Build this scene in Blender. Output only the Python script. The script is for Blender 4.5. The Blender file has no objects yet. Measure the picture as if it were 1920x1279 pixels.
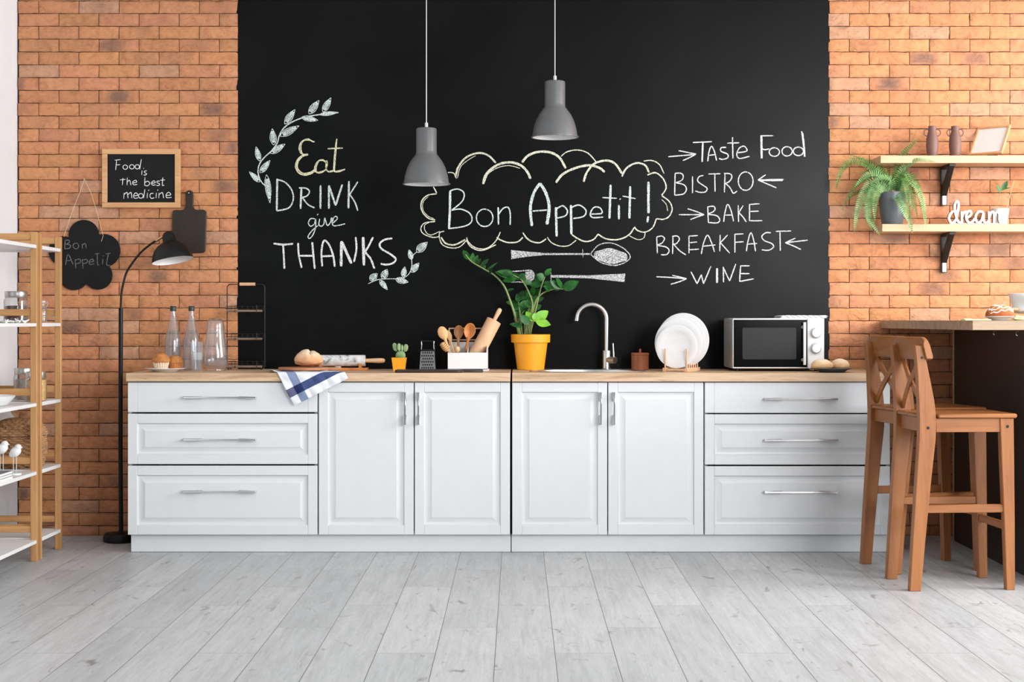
import bpy, bmesh, math, random
from mathutils import Vector, Matrix, noise
R = math.radians
C = bpy.context.scene.collection
sc = bpy.context.scene

# ------------------------------------------------------------------ camera, world, lights, exposure
CAMH, CAMD, F = 1.105, 7.9, 2880.0          # eye height, distance to the back wall, focal length (px of 1920)
VX, VY = 970.0, 602.0                       # vanishing point of the depth lines
cam = bpy.data.cameras.new('camera'); cam.sensor_width = 36; cam.lens = F/1920*36
cam.shift_x = (960-VX)/1920; cam.shift_y = -(639.5-VY)/1920
cam.clip_start = .05; cam.clip_end = 100
co = bpy.data.objects.new('camera', cam); C.objects.link(co)
co.location = (0, -CAMD, CAMH); co.rotation_euler = (R(90), 0, 0)
sc.camera = co
w = bpy.data.worlds.new('world'); sc.world = w; w.use_nodes = True
bg = w.node_tree.nodes['Background']; bg.inputs[0].default_value = (.93, .96, 1, 1); bg.inputs[1].default_value = .12
def area(name, loc, target, sx, sy, power, col=(1, 1, 1)):
    l = bpy.data.lights.new(name, 'AREA'); l.shape = 'RECTANGLE'; l.size = sx; l.size_y = sy; l.energy = power; l.color = col
    o = bpy.data.objects.new(name, l); C.objects.link(o); o.location = loc
    o.rotation_euler = (Vector(target)-Vector(loc)).to_track_quat('-Z', 'Y').to_euler()
    return o
area('window_daylight', (4.9, -2.3, 2.0), (0.2, -1.5, 1.1), 2.6, 1.6, 190, (1, .99, .975))
area('front_fill', (4.2, -8.2, 2.4), (0, 0, 1.2), 4.0, 2.4, 335, (.97, .985, 1))  # added fill light behind the camera, standing in the open front without a window
sc.view_settings.view_transform = 'Standard'; sc.view_settings.look = 'None'
sc.view_settings.exposure = 0.35; sc.view_settings.gamma = 1; sc.view_settings.use_curve_mapping = False
sc.cycles.use_denoising = True
sc.cycles.max_bounces = 10; sc.cycles.transparent_max_bounces = 24
sc.cycles.sample_clamp_indirect = 4

# ------------------------------------------------------------------ helpers
def S(Y): return F/(CAMD+Y)                 # px per metre at depth Y
def P(x, y, Y):
    s = S(Y); return Vector(((x-VX)/s, Y, CAMH+(VY-y)/s))
def lin(r, g=None, b=None):
    f = lambda c: (c/255/12.92 if c <= 10 else ((c/255+.055)/1.055)**2.4)
    return (f(r), f(g), f(b), 1)

ORG = {}
def setp(o, label, cat, group=None, kind=None):
    if label: o['label'] = label
    if cat: o['category'] = cat
    if group: o['group'] = group
    if kind: o['kind'] = kind
    return o
def thing(name, label, cat, loc=(0, 0, 0), group=None):
    o = bpy.data.objects.new(name, None); C.objects.link(o); o.location = loc; o.empty_display_size = .05
    ORG[o] = Vector(loc); return setp(o, label, cat, group)
class MB:
    """collects shapes (world coordinates) and links them as one mesh object"""
    def __init__(s): s.v = []; s.f = []; s.m = []; s.uv = None; s.col = None
    def add(s, vs, fs, mi=0):
        n = len(s.v); s.v += [Vector(v) for v in vs]; s.f += [tuple(i+n for i in f) for f in fs]; s.m += [mi]*len(fs); return s
    def box(s, lo, hi, b=.002, M=None, mi=0):
        lo = list(lo); hi = list(hi)
        for i in range(3):
            if lo[i] > hi[i]: lo[i], hi[i] = hi[i], lo[i]
        b = min(b, *[(hi[i]-lo[i])*.45 for i in range(3)])
        if b <= 0:
            vs = [(x, y, z) for x in (lo[0], hi[0]) for y in (lo[1], hi[1]) for z in (lo[2], hi[2])]
            fs = [(0, 1, 3, 2), (4, 6, 7, 5), (0, 4, 5, 1), (2, 3, 7, 6), (0, 2, 6, 4), (1, 5, 7, 3)]
        else:
            vs = []; ix = {}
            for a in (0, 1):
                for c in (0, 1):
                    for d in (0, 1):
                        k = (a, c, d)
                        for ax in range(3):
                            p = []
                            for i in range(3):
                                e = hi[i] if k[i] else lo[i]
                                if i != ax: e += -b if k[i] else b
                                p.append(e)
                            ix[k+(ax,)] = len(vs); vs.append(tuple(p))
            fs = []
            for ax in range(3):
                o1, o2 = [i for i in range(3) if i != ax]
                for sd in (0, 1):
                    q = []
                    for (u, w_) in ((0, 0), (1, 0), (1, 1), (0, 1)):
                        k = [0, 0, 0]; k[ax] = sd; k[o1] = u; k[o2] = w_; q.append(ix[tuple(k)+(ax,)])
                    fs.append(tuple(q))
            for ax in range(3):                # edges along ax
                o1, o2 = [i for i in range(3) if i != ax]
                for u in (0, 1):
                    for w_ in (0, 1):
                        k0 = [0, 0, 0]; k1 = [0, 0, 0]; k0[o1] = k1[o1] = u; k0[o2] = k1[o2] = w_; k1[ax] = 1
                        k0 = tuple(k0); k1 = tuple(k1)
                        fs.append((ix[k0+(o1,)], ix[k1+(o1,)], ix[k1+(o2,)], ix[k0+(o2,)]))
            for a in (0, 1):
                for c in (0, 1):
                    for d in (0, 1):
                        k = (a, c, d); fs.append((ix[k+(0,)], ix[k+(1,)], ix[k+(2,)]))
        if M: vs = [M @ Vector(v) for v in vs]
        return s.add(vs, fs, mi)
    def tube(s, pts, r, seg=10, cap=True, closed=False, mi=0):
        pts = [Vector(p) for p in pts]; n = len(pts)
        rr = r if isinstance(r, (list, tuple)) else [r]*n
        vs = []; fs = []; up = None
        for i, p in enumerate(pts):
            a = pts[(i-1) % n] if (closed or i > 0) else pts[i]; b_ = pts[(i+1) % n] if (closed or i < n-1) else pts[i]
            t = (b_-a).normalized() if (b_-a).length > 1e-9 else Vector((0, 0, 1))
            if up is None:
                up = Vector((0, 0, 1)) if abs(t.z) < .9 else Vector((0, 1, 0))
            u = (up - t*up.dot(t))
            if u.length < 1e-6: u = t.orthogonal()
            u.normalize(); up = u; w_ = t.cross(u)
            for k in range(seg):
                an = 2*math.pi*k/seg; vs.append(p+(u*math.cos(an)+w_*math.sin(an))*rr[i])
        for i in range(n if closed else n-1):
            j = (i+1) % n
            for k in range(seg): fs.append((i*seg+k, i*seg+(k+1) % seg, j*seg+(k+1) % seg, j*seg+k))
        if cap and not closed:
            fs.append(tuple(range(seg-1, -1, -1))); fs.append(tuple((n-1)*seg+k for k in range(seg)))
        return s.add(vs, fs, mi)
    def lathe(s, prof, c=(0, 0, 0), seg=32, M=None, mi=0, sx=1, sy=1):
        """prof: (radius, z); radius 0 makes a pole"""
        vs = []; fs = []; rows = []
        for (r, z) in prof:
            if r <= 1e-6: rows.append([len(vs)]); vs.append(Vector((0, 0, z)))
            else:
                rows.append(list(range(len(vs), len(vs)+seg)))
                for k in range(seg):
                    a = 2*math.pi*k/seg; vs.append(Vector((r*math.cos(a)*sx, r*math.sin(a)*sy, z)))
        for a, b_ in zip(rows, rows[1:]):
            for k in range(seg):
                k2 = (k+1) % seg
                if len(a) == 1 and len(b_) == 1: continue
                if len(a) == 1: fs.append((a[0], b_[k2], b_[k]))
                elif len(b_) == 1: fs.append((a[k], a[k2], b_[0]))
                else: fs.append((a[k], a[k2], b_[k2], b_[k]))
        c = Vector(c)
        vs = [(M @ v if M else v)+c for v in vs]
        return s.add(vs, fs, mi)
    def prism(s, outl, M, t, b=0, mi=0, side=None):
        """outline (2D, x/z) extruded t along local +y, chamfered on both faces by b"""
        n = len(outl); vs = []; fs = []
        def inset(d):
            o = []
            for i in range(n):
                p0, p, p1 = Vector(outl[i-1]), Vector(outl[i]), Vector(outl[(i+1) % n])
                e0 = (p-p0); e1 = (p1-p); e0 = e0.normalized() if e0.length > 0 else e1.normalized(); e1 = e1.normalized() if e1.length > 0 else e0
                nrm = Vector((-(e0.y+e1.y), e0.x+e1.x))
                if nrm.length < 1e-6: nrm = Vector((-e0.y, e0.x))
                nrm.normalize(); o.append(p+nrm*d*sgn)
            return o
        A = sum(outl[i-1][0]*outl[i][1]-outl[i][0]*outl[i-1][1] for i in range(n)); sgn = 1 if A > 0 else -1
        rings = [(0, b), (b, 0), (t-b, 0), (t, b)] if b > 0 else [(0, 0), (t, 0)]
        for (y, d) in rings:
            for p in (inset(d) if d else [Vector(q) for q in outl]): vs.append(M @ Vector((p.x, y, p.y)))
        m = len(rings)
        sfs = []
        for i in range(m-1):
            for k in range(n): sfs.append((i*n+k, i*n+(k+1) % n, (i+1)*n+(k+1) % n, (i+1)*n+k))
        caps = [tuple(range(n-1, -1, -1)), tuple((m-1)*n+k for k in range(n))]
        n0 = len(s.v); s.v += vs
        for f in caps: s.f.append(tuple(i+n0 for i in f)); s.m.append(mi)
        for f in sfs: s.f.append(tuple(i+n0 for i in f)); s.m.append(mi if side is None else side)
        return s
    def blob(s, c, rad, amp=.05, fr=3, seed=0, seg=24, M=None, shape=None, mi=0):
        vs = []; fs = []; rows = []
        nr = seg//2
        for i in range(nr+1):
            th = math.pi*i/nr
            ks = 1 if i in (0, nr) else seg
            row = []
            for k in range(ks):
                ph = 2*math.pi*k/seg
                d = Vector((math.sin(th)*math.cos(ph), math.sin(th)*math.sin(ph), math.cos(th)))
                q = 1+amp*noise.noise(d*fr+Vector((seed*7.3, seed*3.1, seed)))
                v = Vector((d.x*rad[0], d.y*rad[1], d.z*rad[2]))*q
                if shape: v = shape(v, d)
                row.append(len(vs)); vs.append((M @ v if M else v)+Vector(c))
            rows.append(row)
        for a, b_ in zip(rows, rows[1:]):
            for k in range(seg):
                k2 = (k+1) % seg
                if len(a) == 1: fs.append((a[0], b_[k], b_[k2]))
                elif len(b_) == 1: fs.append((a[k], b_[0], a[k2]))
                else: fs.append((a[k], b_[k], b_[k2], a[k2]))
        return s.add(vs, fs, mi)
    def leaf(s, a, b_, wd, nrm, fold=.25, curl=.1, n=7, pw=.8, mi=0):
        """pointed leaf from a to b, facing nrm"""
        a = Vector(a); b_ = Vector(b_); t = b_-a; L = t.length; t.normalize()
        nrm = Vector(nrm); sd = t.cross(nrm)
        if sd.length < 1e-5: sd = t.orthogonal()
        sd.normalize(); up = sd.cross(t)
        vs = []; fs = []
        for i in range(n+1):
            u = i/n; wv = wd/2*(math.sin(math.pi*u**pw))**.8 if 0 < i < n else wd*.02
            c = a+t*L*u+up*(-curl*L*(u*u)+curl*L*u*.4)
            vs += [c+sd*wv+up*wv*fold, c, c-sd*wv+up*wv*fold]
        for i in range(n):
            o = i*3; fs += [(o, o+3, o+4, o+1), (o+1, o+4, o+5, o+2)]
        return s.add(vs, fs, mi)
    def build(s, name, mat, parent=None, loc=None, smooth=40, label=None, cols=None):
        me = bpy.data.meshes.new(name)
        off = ORG[parent] if parent is not None else (Vector(loc) if loc is not None else Vector((0, 0, 0)))
        me.from_pydata([v-off for v in s.v], [], s.f)
        for m_ in (mat if isinstance(mat, (list, tuple)) else [mat]): me.materials.append(m_)
        if any(s.m): me.polygons.foreach_set('material_index', s.m)
        bm = bmesh.new(); bm.from_mesh(me)
        if s.uv is None and cols is None: bmesh.ops.recalc_face_normals(bm, faces=bm.faces)
        bm.to_mesh(me); bm.free()
        if s.uv:
            l = me.uv_layers.new(name='UVMap')
            for lp in me.loops: l.data[lp.index].uv = s.uv[lp.vertex_index]
        if cols:
            at = me.color_attributes.new('tone', 'FLOAT_COLOR', 'POINT')
            for i, c in enumerate(cols): at.data[i].color = c
        if smooth:
            me.polygons.foreach_set('use_smooth', [True]*len(me.polygons)); me.set_sharp_from_angle(angle=R(smooth))
        me.update()
        o = bpy.data.objects.new(name, me); C.objects.link(o)
        if parent is not None: o.parent = parent
        else: o.location = off
        ORG[o] = Vector(off)
        if label: o['label'] = label
        return o
def cyl_prof(r, z0, z1, b=.002): return [(0, z0), (r-b, z0), (r, z0+b), (r, z1-b), (r-b, z1), (0, z1)]
def smooth_pts(pts, n=6, closed=False):
    """Catmull-Rom"""
    pts = [Vector(p) for p in pts]; m = len(pts)
    if m < 3: return pts
    out = []
    for i in range(m if closed else m-1):
        g = (lambda k: pts[k % m]) if closed else (lambda k: pts[min(max(k, 0), m-1)])
        p0, p1, p2, p3 = g(i-1), g(i), g(i+1), g(i+2)
        for j in range(n):
            t = j/n
            out.append(.5*((2*p1)+(p2-p0)*t+(2*p0-5*p1+4*p2-p3)*t*t+(3*p1-p0-3*p2+p3)*t**3))
    if not closed: out.append(pts[-1])
    return out
def rrect(x0, z0, x1, z1, r, n=5):
    o = []
    for (cx, cz, a) in ((x1-r, z0+r, -90), (x1-r, z1-r, 0), (x0+r, z1-r, 90), (x0+r, z0+r, 180)):
        for k in range(n+1):
            t = R(a+90*k/n); o.append((cx+r*math.cos(t), cz+r*math.sin(t)))
    return o
def frame(x, y, z): return Matrix.Translation((x, y, z))
I4 = Matrix.Identity(4)
def copy_tree(o, parent=None):
    c = o.copy(); C.objects.link(c); c.parent = parent
    for ch in list(o.children): copy_tree(ch, c)
    return c

# ------------------------------------------------------------------ materials
class NT:
    def __init__(s, name):
        s.m = bpy.data.materials.new(name); s.m.use_nodes = True; s.t = s.m.node_tree; s.n = s.t.nodes; s.l = s.t.links
        s.b = s.n['Principled BSDF']; s.out = s.n['Material Output']
    def nd(s, typ, **kw):
        x = s.n.new(typ)
        for k, v in kw.items(): setattr(x, k, v)
        return x
    def set(s, sock, v):
        if hasattr(v, 'is_output') or isinstance(v, bpy.types.NodeSocket): s.l.new(v, sock)
        else: sock.default_value = v
    def math(s, op, a, b_=0, c=0):
        x = s.nd('ShaderNodeMath', operation=op); s.set(x.inputs[0], a); s.set(x.inputs[1], b_); s.set(x.inputs[2], c); return x.outputs[0]
    def co(s, kind='Object'): return s.nd('ShaderNodeTexCoord').outputs[kind]
    def map(s, v, scale=(1, 1, 1), loc=(0, 0, 0), rot=(0, 0, 0)):
        x = s.nd('ShaderNodeMapping'); s.l.new(v, x.inputs[0]); x.inputs['Scale'].default_value = scale; x.inputs['Location'].default_value = loc; x.inputs['Rotation'].default_value = rot; return x.outputs[0]
    def noise(s, v, scale, detail=4, rough=.55, dist=0, out='Fac'):
        x = s.nd('ShaderNodeTexNoise'); s.l.new(v, x.inputs['Vector']); x.inputs['Scale'].default_value = scale; x.inputs['Detail'].default_value = detail
        x.inputs['Roughness'].default_value = rough; x.inputs['Distortion'].default_value = dist; return x.outputs[out]
    def ramp(s, f, stops):
        x = s.nd('ShaderNodeValToRGB'); s.l.new(f, x.inputs[0]); e = x.color_ramp.elements
        while len(e) < len(stops): e.new(.5)
        for el, (p, c) in zip(e, stops): el.position = p; el.color = c if len(c) == 4 else (*c, 1)
        return x.outputs[0]
    def mix(s, f, a, b_, typ='MIX'):
        x = s.nd('ShaderNodeMix', data_type='RGBA', blend_type=typ); s.set(x.inputs[0], f); s.set(x.inputs[6], a); s.set(x.inputs[7], b_); return x.outputs[2]
    def bump(s, h, st=.2, dist=.002):
        x = s.nd('ShaderNodeBump'); s.l.new(h, x.inputs['Height']); x.inputs['Strength'].default_value = st; x.inputs['Distance'].default_value = dist; s.l.new(x.outputs[0], s.b.inputs['Normal']); return x
def sc4(c, k): return (min(c[0]*k, 1), min(c[1]*k, 1), min(c[2]*k, 1), 1)
def plain(name, col, rough=.5, metal=0, var=.06, nscale=40, bump=0, spec=.5, coat=0):
    t = NT(name); b = t.b
    v = t.noise(t.co(), nscale, 3)
    t.set(b.inputs['Base Color'], t.ramp(v, [(.3, sc4(col, 1-var)), (.7, sc4(col, 1+var))]))
    b.inputs['Roughness'].default_value = rough; b.inputs['Metallic'].default_value = metal
    b.inputs['Specular IOR Level'].default_value = spec
    if coat: b.inputs['Coat Weight'].default_value = coat
    if bump: t.bump(t.noise(t.co(), nscale*3, 4), bump, .001)
    return t.m
def wood(name, c1, c2, axis=0, scale=9, rough=.5, streak=16, dark=None, spec=.4):
    """grain along axis"""
    t = NT(name); sc_ = [streak, streak, streak]; sc_[axis] = 1.0
    v = t.map(t.co(), sc_)
    n1 = t.noise(v, scale/4, 5, .6, .6); n2 = t.noise(v, scale*1.6, 3, .6, .3)
    f = t.math('ADD', t.math('MULTIPLY', n1, .7), t.math('MULTIPLY', n2, .3))
    col = t.ramp(f, [(.34, c2), (.52, c1), (.72, sc4(c1, 1.14))])
    if dark:
        col = t.mix(t.ramp(t.noise(t.map(t.co(), [q**.75 for q in sc_]), 2.2, 4, .6, 1.2), [(.6, (0, 0, 0)), (.72, (.8, .8, .8))]), col, dark)
    t.set(t.b.inputs['Base Color'], col); t.b.inputs['Roughness'].default_value = rough; t.b.inputs['Specular IOR Level'].default_value = spec
    t.bump(n2, .08, .001)
    return t.m
def glass(name, tint=(.97, .98, .98, 1), edge=.5, refl=.9, haze=0):
    t = NT(name); t.n.remove(t.b)
    lw = t.nd('ShaderNodeLayerWeight'); lw.inputs[0].default_value = edge
    tr = t.nd('ShaderNodeBsdfTransparent'); tr.inputs[0].default_value = tint
    gl = t.nd('ShaderNodeBsdfGlossy'); gl.inputs['Roughness'].default_value = .04; gl.inputs[0].default_value = (refl, refl, refl, 1)
    mx = t.nd('ShaderNodeMixShader')
    f = t.math('ADD', t.math('MULTIPLY', t.math('POWER', lw.outputs['Facing'], 2.2), .75), .04)
    t.l.new(f, mx.inputs[0]); t.l.new(tr.outputs[0], mx.inputs[1]); t.l.new(gl.outputs[0], mx.inputs[2])
    if haze:
        df = t.nd('ShaderNodeBsdfDiffuse'); df.inputs[0].default_value = (.9, .92, .93, 1)
        m2 = t.nd('ShaderNodeMixShader'); m2.inputs[0].default_value = haze
        t.l.new(mx.outputs[0], m2.inputs[1]); t.l.new(df.outputs[0], m2.inputs[2]); mx = m2
    t.l.new(mx.outputs[0], t.out.inputs[0]); return t.m
def chalk(name, col, dens=.46):
    """chalk grains with the board showing through between them"""
    t = NT(name); tr = t.nd('ShaderNodeBsdfTransparent'); mx = t.nd('ShaderNodeMixShader')
    n = t.noise(t.co(), 330, 2, .7); f = t.ramp(n, [(dens-.07, (.08, .08, .08)), (dens+.05, (1, 1, 1))])
    t.b.inputs['Base Color'].default_value = col; t.b.inputs['Roughness'].default_value = 1; t.b.inputs['Specular IOR Level'].default_value = 0
    t.l.new(f, mx.inputs[0]); t.l.new(tr.outputs[0], mx.inputs[1]); t.l.new(t.b.outputs[0], mx.inputs[2]); t.l.new(mx.outputs[0], t.out.inputs[0]); return t.m

def mat_brick():
    t = NT('brick'); a = t.nd('ShaderNodeVertexColor', layer_name='tone')
    co_ = t.co()
    n = t.noise(co_, 26, 6, .65, .8)
    col = t.mix(1, a.outputs[0], t.ramp(n, [(.3, (.78, .76, .75)), (.5, (1, 1, 1)), (.75, (1.14, 1.16, 1.18))]), 'MULTIPLY')
    t.set(t.b.inputs['Base Color'], col); t.b.inputs['Roughness'].default_value = .85; t.b.inputs['Specular IOR Level'].default_value = .25
    c1 = t.noise(t.map(co_, (.8, 1, 1.9), rot=(0, R(28), 0)), 24, 3.5, .6, .7)
    c2 = t.ramp(c1, [(.34, (0, 0, 0)), (.5, (.85, .85, .85)), (.72, (1, 1, 1))])
    mask = t.ramp(t.noise(co_, 11, 2), [(.38, (.12, .12, .12)), (.6, (1, 1, 1))])
    h = t.math('MULTIPLY', c2, mask)
    t.bump(h, .6, .006); return t.m
def mat_floor():
    t = NT('laminate'); co_ = t.co()
    sp = t.nd('ShaderNodeSeparateXYZ'); t.l.new(co_, sp.inputs[0]); X, Y = sp.outputs[0], sp.outputs[1]
    r = t.math('DIVIDE', t.math('SUBTRACT', X, .125), .1985); row = t.math('FLOOR', r); fx = t.math('FRACT', r)
    l = t.math('DIVIDE', t.math('ADD', t.math('SUBTRACT', Y, t.math('MULTIPLY', row, .4267)), 1.51), 1.28); pl = t.math('FLOOR', l); fy = t.math('FRACT', l)
    ex = t.math('MINIMUM', fx, t.math('SUBTRACT', 1, fx)); ey = t.math('MINIMUM', fy, t.math('SUBTRACT', 1, fy))
    jx = t.math('LESS_THAN', ex, .0062); jy = t.math('MULTIPLY', t.math('LESS_THAN', ey, .0014), .55); j = t.math('MAXIMUM', jx, jy)
    wn = t.nd('ShaderNodeTexWhiteNoise', noise_dimensions='2D'); cb = t.nd('ShaderNodeCombineXYZ'); t.l.new(row, cb.inputs[0]); t.l.new(pl, cb.inputs[1]); t.l.new(cb.outputs[0], wn.inputs[0])
    rnd = wn.outputs['Value']
    ad = t.nd('ShaderNodeVectorMath', operation='ADD'); t.l.new(co_, ad.inputs[0])
    c2 = t.nd('ShaderNodeCombineXYZ'); t.l.new(t.math('MULTIPLY', rnd, 37), c2.inputs[0]); t.l.new(t.math('MULTIPLY', rnd, 91), c2.inputs[1]); t.l.new(c2.outputs[0], ad.inputs[1])
    v = ad.outputs[0]
    g = t.noise(t.map(v, (22, 1.3, 1)), 2.2, 6, .62, .9); soft = t.noise(t.map(v, (6, .9, 1)), 2.0, 4, .6, .8)
    kn = t.noise(t.map(v, (6, 2.3, 1)), 2.3, 3, .6, 1.2)
    base = t.ramp(t.math('ADD', t.math('MULTIPLY', g, .55), t.math('MULTIPLY', soft, .45)), [(.3, lin(168, 169, 170)), (.5, lin(189, 191, 192)), (.68, lin(202, 203, 205))])
    base = t.mix(t.math('MULTIPLY', t.math('SUBTRACT', rnd, .5), .28), base, lin(150, 150, 150)) if False else t.mix(1, base, t.ramp(rnd, [(0, (.86, .865, .87)), (1, (1.05, 1.045, 1.04))]), 'MULTIPLY')
    base = t.mix(t.ramp(kn, [(.63, (0, 0, 0)), (.73, (.75, .75, .75))]), base, lin(112, 110, 108))
    fine = t.noise(t.map(v, (60, 6, 1)), 3, 4, .6, .3)
    base = t.mix(1, base, t.ramp(fine, [(.33, (.92, .92, .92)), (.6, (1.02, 1.02, 1.02))]), 'MULTIPLY')
    base = t.mix(j, base, lin(96, 94, 92))
    t.set(t.b.inputs['Base Color'], base); t.b.inputs['Roughness'].default_value = .42; t.b.inputs['Specular IOR Level'].default_value = .35
    t.bump(t.math('SUBTRACT', t.math('MULTIPLY', fine, .15), j), .25, .001); return t.m
def mat_black():
    t = NT('blackboard_paint'); co_ = t.co()
    n = t.noise(co_, 1.6, 5, .6, .5)
    t.set(t.b.inputs['Base Color'], t.ramp(n, [(.35, lin(9, 10, 10)), (.7, lin(19, 20, 20))]))
    t.set(t.b.inputs['Roughness'], t.ramp(n, [(.3, (.34, .34, .34)), (.7, (.28, .28, .28))])); t.b.inputs['Specular IOR Level'].default_value = .12
    t.bump(t.noise(co_, 60, 4), .05, .001); return t.m
def mat_marble():
    t = NT('marble'); co_ = t.co()
    n = t.noise(t.map(co_, (1, 1, 1.4)), 17, 3, .5, 1.5)
    t.set(t.b.inputs['Base Color'], t.ramp(n, [(.3, lin(110, 112, 115)), (.42, lin(205, 206, 208)), (.6, lin(232, 232, 233))])); t.b.inputs['Roughness'].default_value = .25; return t.m
def mat_towel():
    t = NT('striped_cotton'); uv = t.co('UV'); sp = t.nd('ShaderNodeSeparateXYZ'); t.l.new(uv, sp.inputs[0]); u, v = sp.outputs[0], sp.outputs[1]
    def band(x, a, b_): return t.math('MULTIPLY', t.math('GREATER_THAN', x, a), t.math('LESS_THAN', x, b_))
    bu = band(u, .039, .078); bv = band(v, .042, .083)
    c = t.mix(bu, lin(232, 234, 238), lin(132, 146, 176)); c = t.mix(bv, c, lin(70, 84, 126)); c = t.mix(t.math('MULTIPLY', bu, bv), c, lin(42, 52, 92))
    left = t.math('MULTIPLY', t.math('LESS_THAN', u, .039), bv); c = t.mix(left, c, lin(96, 98, 128))
    fi = t.noise(t.map(uv, (400, 400, 1)), 1, 2); c = t.mix(1, c, t.ramp(fi, [(.3, (.88, .88, .88)), (.7, (1.06, 1.06, 1.06))]), 'MULTIPLY')
    t.set(t.b.inputs['Base Color'], c); t.b.inputs['Roughness'].default_value = .95; t.b.inputs['Specular IOR Level'].default_value = .1
    t.bump(fi, .2, .001); return t.m
def mat_bread(name, top, side, flour):
    t = NT(name); co_ = t.co('Generated'); sp = t.nd('ShaderNodeSeparateXYZ'); t.l.new(co_, sp.inputs[0])
    n = t.noise(co_, 3.5, 5, .6, .6)
    c = t.ramp(t.math('ADD', t.math('MULTIPLY', sp.outputs[2], .6), t.math('MULTIPLY', n, .5)), [(.25, side), (.55, top), (.8, flour)])
    t.set(t.b.inputs['Base Color'], c); t.b.inputs['Roughness'].default_value = .75; t.bump(t.noise(co_, 14, 5, .65, .5), .35, .004); return t.m
def mat_leaf(name, c1, c2, rough=.35):
    t = NT(name); n = t.noise(t.co(), 22, 3)
    t.set(t.b.inputs['Base Color'], t.ramp(n, [(.35, c1), (.65, c2)])); t.b.inputs['Roughness'].default_value = rough; t.b.inputs['Specular IOR Level'].default_value = .28
    t.b.inputs['Subsurface Weight'].default_value = 0; return t.m

M = {}
M['brick'] = mat_brick(); M['floor'] = mat_floor(); M['black'] = mat_black()
M['mortar'] = plain('mortar', lin(72, 48, 36), .95, var=.2)
M['white_wall'] = plain('white_plaster', (.84, .885, .92, 1), .8, var=.02, nscale=6)
M['ceil'] = plain('ceiling_paint', (.88, .88, .88, 1), .9, var=.01)
M['cab'] = plain('white_lacquer', (.70, .715, .73, 1), .38, var=.012, nscale=14, spec=.4)
M['carc'] = plain('cabinet_carcass', (.5, .5, .5, 1), .6, var=.02)
M['oak'] = wood('oak_worktop', lin(212, 181, 148), lin(178, 142, 108), 0, 8, .5, 18, dark=lin(146, 112, 84))
M['chrome'] = plain('chrome', (.78, .78, .79, 1), .16, 1, var=.02)
M['steel'] = plain('brushed_steel', (.62, .61, .60, 1), .3, 1, var=.04)
M['bamboo'] = wood('bamboo', lin(198, 149, 97), lin(178, 126, 76), 2, 7, .45, 14, dark=lin(168, 112, 60))
M['bamboo_x'] = wood('bamboo_rail', lin(198, 149, 97), lin(178, 126, 76), 0, 7, .45, 14, dark=lin(168, 112, 60))
M['bamboo_y'] = wood('bamboo_side_rail', lin(198, 149, 97), lin(178, 126, 76), 1, 7, .45, 14)
M['white'] = plain('white_satin', (.84, .84, .84, 1), .4, var=.015)
M['ceramic'] = plain('white_ceramic', (.85, .85, .85, 1), .18, var=.01, spec=.5)
M['stool'] = wood('stool_wood', lin(154, 97, 52), lin(128, 76, 38), 2, 5, .42, 12)
M['stool_x'] = wood('stool_seat_wood', lin(154, 97, 52), lin(126, 74, 38), 0, 5, .42, 12)
M['pine'] = wood('pale_pine', lin(212, 182, 146), lin(192, 160, 124), 0, 5, .5, 14)
M['frame'] = wood('pale_frame_wood', lin(218, 168, 120), lin(200, 146, 98), 0, 5, .5, 12)
M['beech'] = wood('beech', lin(222, 178, 140), lin(204, 156, 118), 2, 6, .5, 14)
M['olive'] = wood('orange_wood', lin(206, 132, 72), lin(178, 104, 52), 2, 6, .4, 12)
M['greywood'] = wood('weathered_rod_wood', lin(138, 116, 98), lin(112, 92, 78), 0, 6, .5, 12)
M['brownwood'] = wood('brown_spoon_wood', lin(176, 122, 80), lin(140, 90, 54), 2, 6, .45, 12)
M['walnut'] = wood('walnut_board', lin(178, 122, 86), lin(146, 96, 66), 0, 6, .45, 14)
M['acacia'] = wood('acacia', lin(166, 96, 62), lin(120, 64, 40), 2, 5, .45, 16)
M['darkwood'] = wood('dark_stained_wood', lin(46, 35, 28), lin(24, 17, 14), 2, 5, .5, 12)
M['darkwood_x'] = wood('dark_board_wood', lin(58, 48, 44), lin(36, 30, 28), 0, 5, .4, 12)
M['blackmetal'] = plain('black_metal', (.005, .005, .005, 1), .42, 0, var=.1, spec=.3)
M['darkmetal'] = plain('dark_wire', (.03, .028, .027, 1), .45, .6, var=.1)
M['board'] = plain('slate_paint', (.0075, .008, .008, 1), .7, var=.3, nscale=8, spec=.25)
M['lampgrey'] = plain('grey_lacquer', lin(98, 99, 100), .34, 0, var=.02, spec=.45)
M['brass'] = plain('brass', lin(200, 160, 110), .3, 1)
M['yellow'] = plain('yellow_pot', lin(244, 166, 30), .45, var=.03)
M['greypot'] = plain('grey_glazed_pot', lin(92, 98, 103), .35, var=.05, nscale=12)
M['soil'] = plain('soil', (.03, .02, .013, 1), .95, var=.4, nscale=60, bump=.6)
M['zz'] = mat_leaf('glossy_dark_leaf', lin(16, 56, 22), lin(44, 112, 40), .36)
M['zzyoung'] = mat_leaf('young_leaf', lin(92, 156, 38), lin(136, 192, 66), .35)
M['zzstem'] = plain('green_stem', lin(128, 144, 84), .5, var=.12)
M['fern'] = mat_leaf('fern_leaf', lin(58, 98, 42), lin(104, 146, 74), .5)
M['fernlight'] = mat_leaf('fern_leaf_pale', lin(92, 138, 80), lin(140, 176, 118), .5)
M['cactus'] = mat_leaf('cactus_skin', lin(96, 132, 84), lin(146, 178, 128), .6)
M['chalk'] = chalk('white_chalk', (.86, .88, .87, 1)); M['chalky'] = chalk('yellow_chalk', (.84, .82, .56, 1)); M['chalkm'] = chalk('mint_chalk', (.77, .87, .84, 1)); M['chalkfill'] = chalk('hatched_chalk', (.86, .87, .87, 1), .52)
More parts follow.
